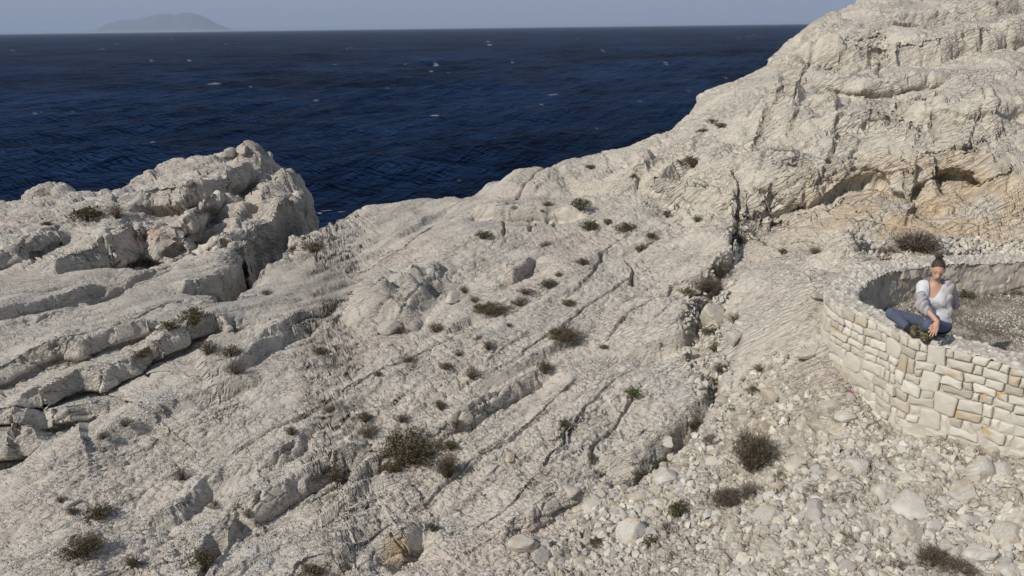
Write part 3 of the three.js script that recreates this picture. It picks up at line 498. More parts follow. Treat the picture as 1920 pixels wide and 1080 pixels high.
  ['rock_slope', 'scree_slope', 'terrace_floor', 'headland', 'rock_outcrop'].forEach((name, k) => {
    const map = new Int32Array(nc * rows).fill(-1), list = sets[k], p = [], c = [], q = [], w = []; let m = 0; const ids = new Uint32Array(list.length);
    for (let t = 0; t < list.length; t++) { const o = list[t]; if (map[o] < 0) { map[o] = m++; p.push(pos[o * 3], pos[o * 3 + 1], pos[o * 3 + 2]); c.push(col[o * 3], col[o * 3 + 1], col[o * 3 + 2]); q.push(nrm[o * 3], nrm[o * 3 + 1], nrm[o * 3 + 2]); const x = P[o * 3], y = P[o * 3 + 1], z = P[o * 3 + 2]; w.push((x * TX + z * TZ) / 2.3, (x * NX + z * NZ - y * 1.1) / 2.3); } ids[t] = map[o]; }
    const g = geoFrom(p, ids, c, w); g.setAttribute('normal', new THREE.BufferAttribute(new Float32Array(q), 3));
    struct(name, g, k > 2 ? crag : stone);
  });
}

// ------------------------------------------------------------------ the sea
{
  const th = []; for (let i = 0; i < 20; i++) th.push(-66 + i * 1.45); for (let i = 0; i <= 760; i++) th.push(-37 + 74 * i / 760); for (let i = 1; i <= 20; i++) th.push(37 + i * 1.45);
  const nc = th.length, rows = 350, pos = new Float32Array(nc * rows * 3), uv = new Float32Array(nc * rows * 2), col = new Float32Array(nc * rows * 3), r = rng(5);
  const waves = []; for (let i = 0; i < 64; i++) { const L = 2.2 * Math.pow(34, i / 63), a = (r() + r() - 1) * 1.3 + 1.25, A = 0.017 * Math.pow(L, 0.84) * (0.5 + 0.9 * r()); waves.push([Math.cos(a) * 6.2832 / L, Math.sin(a) * 6.2832 / L, A, r() * 6.28, L]); }
  // breaking crests seen in the picture: column, row, width
  const foam = [[918, 84, 16], [817, 121, 14], [592, 187, 12], [1038, 177, 28], [815, 221, 22], [132, 208, 16], [70, 210, 8], [10, 95, 10], [220, 82, 8], [430, 82, 6], [340, 73, 6], [280, 114, 8], [356, 113, 10], [627, 121, 10], [760, 121, 8], [915, 78, 8], [808, 133, 10], [840, 135, 6], [568, 150, 6], [400, 157, 40], [470, 159, 8], [1015, 196, 10], [725, 170, 14], [930, 188, 10], [960, 116, 8], [1390, 20 + 52, 6], [1410, 68, 6], [1420, 66, 5], [1310, 145, 10], [1360, 146, 8], [1290, 170, 8], [285, 267, 16], [500, 273, 14], [612, 384, 26], [640, 387, 22], [598, 390, 14], [20, 131, 6], [190, 92, 8], [1130, 95, 6], [1250, 120, 10], [1200, 190, 12], [1120, 240, 10], [700, 300, 12], [860, 330, 16], [560, 103, 5], [655, 90, 5], [1085, 72, 5]].map(([a, b, w]) => { const p = onLevel(a, b, 0), d = Math.hypot(p.x, p.z), k = d / FPX; return [p.x, p.z, Math.max(w * 0.36 * k, 0.3), Math.max(d * d / CAM_Y / FPX * 0.95, 0.4), b > 370 ? 0.7 : 0.40 + 0.4 * ((a * 7 % 10) / 10)]; });
  for (let j = 0; j < rows; j++) {
    const t = j / (rows - 1), phi = 17 * Math.pow(1 - t, 1.25) + 0.022, R = CAM_Y / Math.tan(phi * RAD), dphi = 17 * 1.25 * Math.pow(1 - t + 1e-4, 0.25) / rows * RAD, dr = R * R / CAM_Y * dphi;
    for (let c = 0; c < nc; c++) {
      const x = R * Math.sin(th[c] * RAD), z = -R * Math.cos(th[c] * RAD), o = j * nc + c, gust = 0.8 + 0.6 * noise(x * 0.013, 3, z * 0.013);
      let h = 0; const step = Math.max(dr, R * 0.0017);
      if (R < 2200) for (const w of waves) { const k = smooth(1.3, 2.6, w[4] / step); if (k > 0) h += w[2] * k * ((1 - Math.abs(Math.sin(0.5 * (w[0] * x + w[1] * z + w[3])))) * 1.6 - 0.6); }
      pos[o * 3] = x; pos[o * 3 + 1] = h * gust * 0.62; pos[o * 3 + 2] = z; uv[o * 2] = x / 90; uv[o * 2 + 1] = z / 90;
      // foam where crests break, sparse
      let fo = 0; for (const f of foam) { const a = (x - f[0]) / f[2], b = (z - f[1]) / f[3]; if (a > -1.6 && a < 1.6 && b > -1.6 && b < 1.6) fo = Math.max(fo, smooth(1.1, 0.5, Math.hypot(a, b) + 0.5 * noise(x / f[2] * 2.2, 3, z / f[3] * 2.2)) * f[4]); }
      const patch = clamp(1 + 0.85 * fbm(x * 0.008, 6, z * 0.006, 7, 0.82), 0.3, 2.2);  // light and dark of the wave slopes, painted into the water colour
      col[o * 3] = mix(0.0092 * patch, 0.5, fo); col[o * 3 + 1] = mix(0.0230 * patch, 0.52, fo); col[o * 3 + 2] = mix(0.060 * patch, 0.55, fo);
    }
  }
  const idx = []; for (let j = 0; j < rows - 1; j++) for (let c = 0; c < nc - 1; c++) { const a = j * nc + c; idx.push(a, a + 1, a + nc, a + 1, a + nc + 1, a + nc); }
  const S = 1024, d = new Uint8Array(S * S * 4), comp = [];
  for (let i = 0; i < 70; i++) { const L = 90 / (4 + Math.floor(70 * Math.pow(r(), 1.4))), a = 1.35 + (r() - 0.5) * 2.0, fx = Math.round(90 / L * Math.cos(a)), fz = Math.round(90 / L * Math.sin(a)); if (fx || fz) comp.push([fx * 6.2832 / S, fz * 6.2832 / S, 1 / Math.pow(Math.hypot(fx, fz), 0.95), r() * 6.28]); }
  const hf = new Float32Array(S * S); let mn = 1e9, mx = -1e9;
  for (let j = 0; j < S; j++) for (let i = 0; i < S; i++) { let h = 0; for (const c of comp) h += c[2] * (1 - Math.abs(Math.sin(0.5 * (c[0] * i + c[1] * j) * 2 * 0.5 * 2 + c[3]))); hf[j * S + i] = h; if (h < mn) mn = h; if (h > mx) mx = h; }
  for (let i = 0; i < S * S; i++) { const v = (hf[i] - mn) / (mx - mn) * 255; d[i * 4] = d[i * 4 + 1] = d[i * 4 + 2] = v; d[i * 4 + 3] = 255; }
  const bump = new THREE.DataTexture(d, S, S); bump.wrapS = bump.wrapT = THREE.RepeatWrapping; bump.magFilter = THREE.LinearFilter; bump.minFilter = THREE.LinearMipmapLinearFilter; bump.generateMipmaps = true; bump.needsUpdate = true;
  struct('sea', geoFrom(pos, idx, col, uv), new THREE.MeshPhysicalMaterial({ vertexColors: true, roughness: 0.3, ior: 1.02, specularIntensity: 1, bumpMap: bump, bumpScale: 5 }));
}

// ------------------------------------------------------------------ the island on the horizon
{
  const D = 36000, prof = [[132, 0], [160, 3], [185, 5], [200, 14], [222, 20], [232, 22], [262, 23], [285, 28], [300, 31], [318, 32], [332, 30], [352, 34], [372, 30], [390, 21], [405, 12], [420, 6], [436, 0]];
  const nu = 150, nv = 40, pos = [], idx = [];
  const topAt = px => { let i = 1; while (i < prof.length - 1 && prof[i][0] < px) i++; const t = clamp((px - prof[i - 1][0]) / (prof[i][0] - prof[i - 1][0])); return mix(prof[i - 1][1], prof[i][1], t); };
  const p0 = at(132, 64, D), p1 = at(436, 58, D);
  for (let j = 0; j <= nv; j++) for (let i = 0; i <= nu; i++) {
    const u = i / nu, v = j / nv, px = mix(132, 436, u), depth = (v - 0.35) * 4000, prof1 = v < 0.35 ? smooth(0, 0.35, v) : 1 - smooth(0.4, 1, v);
    const x = mix(p0.x, p1.x, u), z = mix(p0.z, p1.z, u) - depth, hgt = topAt(px) / FPX * D * 1.03;
    const rug = 1 + 0.35 * noise(x * 0.0027, 3, z * 0.0027) + 0.25 * noise(x * 0.007, 9, z * 0.007);
    pos.push(x, -2 + hgt * prof1 * mix(rug, 1, prof1), z);
  }
  for (let j = 0; j < nv; j++) for (let i = 0; i < nu; i++) { const a = j * (nu + 1) + i; idx.push(a, a + nu + 1, a + 1, a + 1, a + nu + 1, a + nu + 2); }
  const col = []; for (let i = 0; i < pos.length; i += 3) { const k = smooth(110, 30, pos[i + 1] + 90 * noise(pos[i] * 0.004, 1, pos[i + 2] * 0.004)); col.push(mix(0.12, 0.26, k), mix(0.13, 0.24, k), mix(0.13, 0.22, k)); }
  struct('island', geoFrom(pos, idx, col), new THREE.MeshStandardMaterial({ vertexColors: true, roughness: 1, side: THREE.DoubleSide }));
}

// ------------------------------------------------------------------ the ring wall: mortar core, stones, pebbly capping, rendered inner face
const matStone = new THREE.MeshStandardMaterial({ vertexColors: true, roughness: 0.93 });
{
  const wall = thing('ring_wall', 'low curved dry-looking stone wall ringing the earth terrace, with rough pebbly top', 'stone wall');
  const L = ringOuter.getLength(), us = [], iq = camera.quaternion.clone().invert(), tmp = V(0, 0, 0);
  for (let u = 0; u < 1;) { const p = ringOuter.getPointAt(u); tmp.copy(p); tmp.y -= CAM_Y; tmp.applyQuaternion(iq); const sx = tmp.x / -tmp.z * FPX + 960; us.push(u); u += (sx < 2010 ? 0.0135 : 0.09) / L; }
  us.push(1);
  const frame = us.map(u => { const p = ringOuter.getPointAt(u % 1), t = ringOuter.getTangentAt(u % 1); const n = [t.z * ringSign, -t.x * ringSign]; return [p.x, p.z, n[0], n[1], u * L]; });   // n points inward
  const sheet = (rows, f, name) => {
    const pos = [], col = [], idx = [], m = frame.length;
    for (let j = 0; j <= rows; j++) for (let i = 0; i < m; i++) { const q = f(frame[i], j / rows, i); pos.push(q[0], q[1], q[2]); col.push(q[3], q[4], q[5]); }
    for (let j = 0; j < rows; j++) for (let i = 0; i < m - 1; i++) { const a = j * m + i; idx.push(a, a + 1, a + m, a + 1, a + m + 1, a + m); }
    return part(name, geoFrom(pos, idx, col), new THREE.MeshStandardMaterial({ vertexColors: true, roughness: 0.95, side: THREE.DoubleSide }), wall);
  };
  const edge = s => 0.045 * noise(s * 2.1, 4, 0) + 0.03 * noise(s * 6, 4, 0) + 0.015 * noise(s * 15, 4, 0), topY = s => TOP_Y + 0.03 * noise(s * 1.1, 8, 0) + 0.012 * noise(s * 5, 8, 0);
  sheet(26, ([x, z, nx, nz, s], v) => {
    const w = mix(-0.012, WALL_T, v) + (v === 0 ? edge(s) * 0.3 : v === 1 ? edge(s + 50) : mix(edge(s) * 0.3, edge(s + 50), v));
    const X = x + nx * w, Z = z + nz * w, a = worley(X * 15, 1, Z * 15), f = a.f2 - a.f1, id = a.id, b = worley(X * 38, 1, Z * 38), f2 = b.f2 - b.f1;
    const round = Math.min(v, 1 - v) < 0.12 ? -0.03 * Math.pow(1 - Math.min(v, 1 - v) / 0.12, 2) : 0;
    const y = topY(s) + round + 0.028 * smooth(0, 0.3, f) * (id > 0.45 ? 1 : 0.25) + 0.010 * smooth(0, 0.3, f2) + 0.008 * noise(X * 40, 1, Z * 40);
    const k = 1 + 0.28 * (id - 0.5) + 0.25 * noise(X * 30, 3, Z * 30) + 0.2 * noise(X * 3, 3, Z * 3), dk = (1 - smooth(0, 0.22, f)) * 0.55 + smooth(0.25, 0.4, noise(X * 9, 7, Z * 9)) * 0.35;
    return [X, y, Z, mix(0.50, 0.21, dk) * k, mix(0.465, 0.19, dk) * k, mix(0.41, 0.16, dk) * k];
  }, 'capping');
  sheet(34, ([x, z, nx, nz, s], v) => {
    const h = topY(s) - 0.01 - v * 0.62, w0 = WALL_T + edge(s + 50) * (1 - smooth(0, 0.25, v));
    const w = w0 - 0.01 + 0.05 * v + 0.05 * noise(x * 2.4, h * 3.4, z * 2.4) * smooth(0, 0.2, v) + 0.05 * facet(x * 4.5, h * 6.5, z * 4.5) + 0.02 * noise(x * 9, h * 9, z * 9) + 0.012 * noise(x * 22, h * 22, z * 22);
    const n = noise(x * 1.6, h * 2.4, z * 1.6), m = noise(x * 6, h * 6, z * 6), q = smooth(-0.1, 0.4, n + 0.5 * m), k = 1 + 0.25 * m + 0.22 * noise(x * 24, h * 24, z * 24);
    return [x + nx * w, h, z + nz * w, mix(0.40, 0.34, q) * k, mix(0.365, 0.28, q) * k, mix(0.32, 0.22, q) * k];
  }, 'inner_render');
  const ground = frame.map(([x, z, nx, nz]) => macro(x - nx * 0.12, z - nz * 0.12));
  sheet(30, ([x, z, nx, nz, s], v, i) => {
    const h = topY(s) - 0.02 - v * (topY(s) - ground[i] + 0.35), w = 0.034 - 0.06 * v + 0.016 * noise(x * 14, h * 14, z * 14) + 0.014 * noise(x * 4, h * 4, z * 4) - 0.03 * facet(x * 8, h * 8, z * 8) + edge(s) * 0.3;
    const m = noise(x * 5, h * 5, z * 5), k = 1 + 0.25 * m + 0.2 * noise(x * 26, h * 26, z * 26);
    return [x + nx * w, h, z + nz * w, 0.49 * k, 0.452 * k, 0.39 * k];
  }, 'mortar');
  // the face stones, laid in rough courses on the side that is seen
  const r = rng(77), S1 = 4.9, sA = -2.4, at2 = s => { const u = ((s / L) % 1 + 1) % 1; const p = ringOuter.getPointAt(u), t = ringOuter.getTangentAt(u); return [p.x, p.z, t.z * ringSign, -t.x * ringSign]; };
  let y = TOP_Y + 0.004; const rects = [], tall = [];
  while (y > TOP_Y - 1.5) {                                            // rough courses; now and then one stone takes two courses
    const hgt = 0.07 + 0.075 * r(), blocked = tall.splice(0); let s = sA - r() * 0.2;
    while (s < S1) { let w = 0.07 + 0.22 * Math.pow(r(), 1.5); const b = blocked.find(q => s + w > q[0] && s < q[1]); if (b) { if (b[0] - s > 0.05) w = b[0] - s; else { s = b[1]; continue; } } let bot = y - hgt; if (w < 0.22 && r() < 0.16) { bot -= 0.075 + 0.06 * r(); tall.push([s, s + w]); } rects.push([s, s + w, bot, y]); s += w; }
    y -= hgt;
  }
  const warp = (a, b) => [a + 0.055 * noise(a * 3.1, b * 3.1, 4) + 0.03 * noise(a * 7, b * 7, 14), b + (0.05 * noise(a * 2.6, b * 2.6, 24) + 0.03 * noise(a * 6.5, b * 6.5, 34)) * smooth(TOP_Y, TOP_Y - 0.06, b)];
  for (let i = 0; i < rects.length; i++) {
    const [x0, x1, y0, y1] = rects[i], ch = () => (0.08 + 0.42 * r() * r()) * Math.min(x1 - x0, y1 - y0), c1 = ch(), c2 = ch(), c3 = ch(), c4 = ch(), j = () => 0.7 + 0.6 * r();
    let poly = [[x0 + c1 * j(), y0], [x1 - c2 * j(), y0], [x1, y0 + c2 * 0.6], [x1, y1 - c3 * 0.6], [x1 - c3 * j(), y1], [x0 + c4 * j(), y1], [x0, y1 - c4 * 0.6], [x0, y0 + c1 * 0.6]].map(p => warp(...p));
    let mx = 0, my = 0; for (const p of poly) { mx += p[0] / poly.length; my += p[1] / poly.length; }
    const [gx, gz, gnx, gnz] = at2(mx), gy = macro(gx - gnx * 0.1, gz - gnz * 0.1); if (my < gy - 0.10) continue;
    const pts = []; for (let a = 0; a < poly.length; a++) { const A = poly[a], B = poly[(a + 1) % poly.length]; const n = Math.max(2, Math.round(Math.hypot(A[0] - B[0], A[1] - B[1]) / 0.05)); for (let q = 0; q < n; q++) pts.push([mix(A[0], B[0], q / n), mix(A[1], B[1], q / n)]); }
    const n = pts.length, proud = (0.006 + 0.045 * r() * r()) * mix(1, 0.5, smooth(1.8, 3, mx)), tilt = (r() - 0.5) * 0.12, tilt2 = (r() - 0.5) * 0.12, pos = [], idx = [], col = [], rings = [[0.004, -0.07], [0.002, proud - 0.016], [0.010, proud - 0.003], [0.030, proud], [1, proud + 0.003]];
    const kind = r(); let c = kind < 0.05 ? [0.44, 0.38, 0.29] : kind < 0.20 ? [0.43, 0.39, 0.33] : kind < 0.5 ? [0.50, 0.465, 0.405] : [0.55, 0.52, 0.455]; const k0 = 0.92 + 0.2 * r();
    const patch = r() < 0.12;
    for (const [inset, d] of rings) for (const [a, b] of pts) {
      const dx = mx - a, dy = my - b, l = Math.hypot(dx, dy), q = inset === 1 ? 0.72 : Math.min(inset * (1.5 + 0.6 * noise(a * 20, b * 20, i)) / l, 0.6), A = a + dx * q, B = b + dy * q;
      const e = (d > 0 ? 0.010 * noise(A * 13, B * 13, i * 3) + 0.006 * noise(A * 40, B * 40, i * 3) + tilt * (A - mx) + tilt2 * (B - my) : 0), [X, Z, nx, nz] = at2(A), D = d + e;
      pos.push(X - nx * D, B, Z - nz * D); const k = k0 * (1 + 0.12 * noise(A * 25, B * 25, i) + 0.10 * noise(A * 60, B * 60, 2)), st = patch ? smooth(0, 0.3, noise(A * 9, B * 9, i)) : 0;
      col.push(mix(c[0], 0.44, st) * k, mix(c[1], 0.33, st) * k, mix(c[2], 0.19, st) * k);
    }
    const [X, Z, nx, nz] = at2(mx); pos.push(X - nx * (proud + 0.006), my, Z - nz * (proud + 0.006)); col.push(c[0] * k0, c[1] * k0, c[2] * k0);
    for (let q = 0; q < rings.length - 1; q++) for (let a = 0; a < n; a++) { const A = q * n + a, B = q * n + (a + 1) % n; idx.push(A, B, A + n, B, B + n, A + n); }
    for (let a = 0; a < n; a++) idx.push((rings.length - 1) * n + a, (rings.length - 1) * n + (a + 1) % n, rings.length * n);
    part(numbered('stone'), geoFrom(pos, idx, col), matFace(), wall);
  }
}
function matFace() { if (!matFace.m) matFace.m = new THREE.MeshStandardMaterial({ vertexColors: true, roughness: 0.92, side: THREE.DoubleSide }); return matFace.m; }

// ------------------------------------------------------------------ loose stones
const rockShapes = [];
for (let k = 0; k < 12; k++) {
  const r = rng(500 + k), g = new THREE.IcosahedronGeometry(1, 4), p = g.attributes.position, planes = [];
  for (let i = 0; i < 11; i++) { const z = r() * 2 - 1, t = r() * 6.28, q = Math.sqrt(1 - z * z); planes.push([q * Math.cos(t), z, q * Math.sin(t), 0.52 + 0.36 * r()]); }
  const ax = 1, ay = 0.62 + 0.2 * r(), az = 0.72 + 0.25 * r(), col = [], tuv = [];
  for (let i = 0; i < p.count; i++) {
    const x = p.getX(i), y = p.getY(i), z = p.getZ(i); let d = 1.0; for (const [a, b, c, e] of planes) { const q = a * x + b * y + c * z; if (q > 0.05) { const t = e / q; d = -Math.log(Math.exp(-34 * d) + Math.exp(-34 * t)) / 34; } }
    d += 0.06 * noise(x * 2.5 + k * 9, y * 2.5, z * 2.5) + 0.045 * noise(x * 6 + k, y * 6, z * 6) + 0.025 * noise(x * 18 + k, y * 18, z * 18);
    p.setXYZ(i, x * d * ax, y * d * ay, z * d * az);
    const v = 0.97 + 0.18 * noise(x * 3, y * 3 + k, z * 3) + 0.12 * noise(x * 9, y * 9 + k, z * 9), st = smooth(0.12, 0.4, noise(x * 1.6 + k * 5, y * 1.6, z * 1.6));
    col.push(mix(1, 0.88, st) * v, mix(1, 0.80, st) * v, mix(1, 0.66, st) * v); tuv.push((x * d + z * d * 0.6) * 0.09, (y * d + z * d * 0.5) * 0.09);
  }
  g.setAttribute('color', new THREE.BufferAttribute(new Float32Array(col), 3)); g.setAttribute('uv', new THREE.BufferAttribute(new Float32Array(tuv), 2)); g.computeVertexNormals();
  // soft creases: average normals of nearly level neighbours
  { const nn = g.attributes.normal, keyed = new Map(); for (let i = 0; i < p.count; i++) { const key = [p.getX(i), p.getY(i), p.getZ(i)].map(v => Math.round(v * 5e3)).join(); if (!keyed.has(key)) keyed.set(key, []); keyed.get(key).push(i); }
    const src = nn.array.slice(); for (const ids of keyed.values()) for (const i of ids) { let a = 0, b = 0, c = 0; for (const j of ids) if (src[i * 3] * src[j * 3] + src[i * 3 + 1] * src[j * 3 + 1] + src[i * 3 + 2] * src[j * 3 + 2] > 0.90) { a += src[j * 3]; b += src[j * 3 + 1]; c += src[j * 3 + 2]; } const l = Math.hypot(a, b, c) || 1; nn.setXYZ(i, a / l, b / l, c / l); } }
  rockShapes.push(g);
}
const rockTones = [[0.47, 0.435, 0.38], [0.52, 0.49, 0.44], [0.43, 0.39, 0.335], [0.46, 0.40, 0.31], [0.40, 0.37, 0.34], [0.50, 0.45, 0.38]].map(c => new THREE.MeshStandardMaterial({ color: new THREE.Color().setRGB(...c.map(v => v * 1.05)), vertexColors: true, roughness: 0.93, map: grain.map, bumpMap: grain.bump, bumpScale: 0.006 }));
const metresPerPx = p => Math.hypot(p.x, p.y - CAM_Y, p.z) / FPX;
function looseStone(px, py, wide, flat, shape, toneNo, label, group, name = 'loose_stone', turn = 0, lean = 0) {
  const p = onLand(px, py + wide * 0.25), s = wide * 0.5 * metresPerPx(p) * 1.15, m = new THREE.Mesh(rockShapes[shape % 12], rockTones[toneNo % 6]);
  m.name = numbered(name); m.castShadow = m.receiveShadow = true; m.position.set(p.x, p.y + s * flat * 0.12, p.z); m.scale.set(s, s * flat, s); m.rotation.set(lean, turn, lean * 0.6); scene.add(m);
  return tag(m, label, name === 'boulder' ? 'boulder' : 'stone', group);
}
// [column, row, width, flatness, shape, tone, label]
const BIG = [
  [1663, 915, 46, 1.1, 0, 1, 'squarish cream stone with an ochre stain, beside the largest scree boulder'],
  [1704, 934, 66, 0.9, 1, 1, 'largest smooth pale boulder in the scree in front of the wall'],
  [1710, 988, 54, 1.0, 2, 5, 'rounded cream boulder just below the largest scree boulder'],
  [1640, 966, 32, 1.1, 3, 1, 'small bright white stone left of the rounded cream boulder'],
  [1607, 870, 44, 1.0, 4, 1, 'pale wedge-shaped stone with a dark shadow under its right end'],
  [1570, 887, 36, 0.9, 5, 5, 'angular pale stone touching the left side of the wedge-shaped one'],
  [1832, 878, 52, 1.2, 6, 1, 'tall angular white stone in the scree right of the boulders'],
  [1803, 914, 54, 0.8, 7, 0, 'broad flat beige stone below the tall angular white one'],
  [1885, 880, 46, 0.6, 8, 1, 'flat pale slab lying near the right frame edge under the wall'],
  [1890, 993, 48, 0.9, 9, 0, 'rounded stone near the right frame edge low in the scree'],
  [1780, 1026, 44, 1.2, 10, 2, 'upright grey-beige rock low in the scree beside dry brush'],
  [1843, 1036, 50, 1.0, 11, 1, 'smooth pale stone split from its upright neighbour by dry brush'],
  [1902, 1062, 50, 0.8, 0, 1, 'pale slab in the bottom right corner'],
  [1493, 862, 48, 0.9, 1, 5, 'broad beige stone to the right of the large dry bush'],
  [1437, 797, 38, 1.0, 2, 3, 'tan stone above the large dry bush in the scree'],
  [1400, 780, 38, 0.9, 3, 0, 'pale block between the green tuft and the tan stone'],
  [1447, 734, 44, 0.8, 4, 3, 'long beige rock at the upper left edge of the scree'],
  [1587, 771, 44, 0.7, 5, 1, 'flat whitish stone in the upper scree below the wall stones'],
  [1553, 753, 46, 0.7, 6, 0, 'low pale stone under the left foot of the wall'],
  [1573, 800, 42, 0.7, 7, 5, 'worn beige stone in the middle of the upper scree'],
  [1533, 950, 48, 0.9, 8, 4, 'knobbly grey stone below the small green sprigs'],
  [1443, 957, 48, 0.8, 9, 0, 'knobbly pale stone right of the twiggy grey brush'],
  [1453, 1020, 62, 0.8, 10, 2, 'low pitted boulder in the lower left of the scree'],
  [1557, 1043, 24, 1.3, 11, 1, 'small upright white stone near the bottom of the scree'],
  [1493, 1052, 20, 1.0, 0, 1, 'small round white stone at the bottom of the scree'],
  [1403, 1063, 34, 0.8, 1, 0, 'pale stone at the bottom edge left of the pitted boulder'],
  [1633, 1003, 32, 0.5, 2, 1, 'thin flat stone below the small bright white stone'],
  [1460, 817, 28, 0.7, 3, 1, 'small white stone casting a shadow beside the large dry bush'],
  [1750, 853, 32, 0.7, 4, 1, 'flat white chip of stone in the scree below the wall'],
  [1657, 873, 22, 1.0, 5, 1, 'small white cube-like stone above the ochre-stained one'],
  [1860, 840, 28, 0.9, 6, 5, 'pale stone close under the wall near the right frame edge'],
  [1820, 843, 28, 0.9, 7, 1, 'light angular stone left of the one close under the wall'],
  [1757, 913, 30, 0.8, 8, 1, 'pointed white stone between the largest boulder and the broad flat one'],
  [1187, 992, 56, 1.2, 9, 1, 'large smooth white boulder with a dark crack on its right, left scree'],
  [1166, 958, 40, 1.0, 10, 0, 'rounded rock behind the large smooth white boulder'],
  [983, 1012, 54, 0.9, 11, 2, 'pitted boulder leaning on the lower end of the long slab'],
  [1097, 1043, 44, 0.7, 0, 3, 'tan slab of rock at the bottom edge of the left scree'],
  [1113, 937, 46, 0.9, 1, 0, 'lumpy pale rock just below the tip of the long slab'],
  [1017, 1037, 44, 0.8, 2, 4, 'grey rounded rock near the bottom edge below the slab'],
  [1055, 1047, 38, 0.8, 3, 4, 'small grey rock between the rounded grey one and the tan slab'],
  [1072, 917, 32, 0.7, 4, 5, 'cream stone perched on the tip of the long slab'],
  [1252, 886, 50, 0.9, 5, 1, 'sharp-cornered white rock among sprigs left of the large dry bush'],
  [1196, 922, 44, 0.6, 6, 5, 'low rubble block left of the sharp-cornered white rock'],
  [1250, 823, 30, 0.9, 7, 1, 'pair-like round white stone in the hollow at the edge of the slab'],
  [957, 853, 24, 0.6, 8, 3, 'small flat tan stone lying alone on the open slab'],
  [733, 606, 48, 0.8, 9, 4, 'smooth grey-white oval boulder wedged under the knobbly knoll'],
  [1323, 693, 30, 0.9, 10, 0, 'pale stone in the foot of the cleft right of the slabs'],
  [1513, 657, 40, 0.6, 11, 0, 'long pale stone on the rock left of the wall'],
  [1533, 551, 24, 0.9, 0, 2, 'small stone standing against the left end of the wall'],
  [1670, 460, 34, 1.0, 1, 5, 'pale stone by the brown thicket behind the wall'],
  [1340, 578, 58, 1.0, 2, 5, 'cream block on the right lip of the brushy cleft'],
  [1303, 540, 24, 0.8, 3, 1, 'white stone in the brush of the cleft'],
  [1376, 628, 34, 1.0, 4, 0, 'lumpy rock beside the brown tuft in the cleft'],
  [1297, 656, 42, 0.9, 5, 0, 'rounded rock below the end of the upper slab'],
  [432, 283, 24, 1.0, 6, 4, 'left of two blocks perched on top of the seaward outcrop'],
  [455, 280, 22, 1.1, 7, 2, 'right of two blocks perched on top of the seaward outcrop'],
  [850, 552, 36, 0.8, 8, 0, 'stone fallen in the hollow right of the knobbly knoll'],
  [430, 614, 16, 1.1, 9, 2, 'small square stone standing at the end of the long left slab'],
];
for (const [px, py, w, f, s, t, label] of BIG) looseStone(px, py, w, f, s, t, label, undefined, w > 40 ? 'boulder' : 'loose_stone', s * 1.7, (s % 3 - 1) * 0.2);
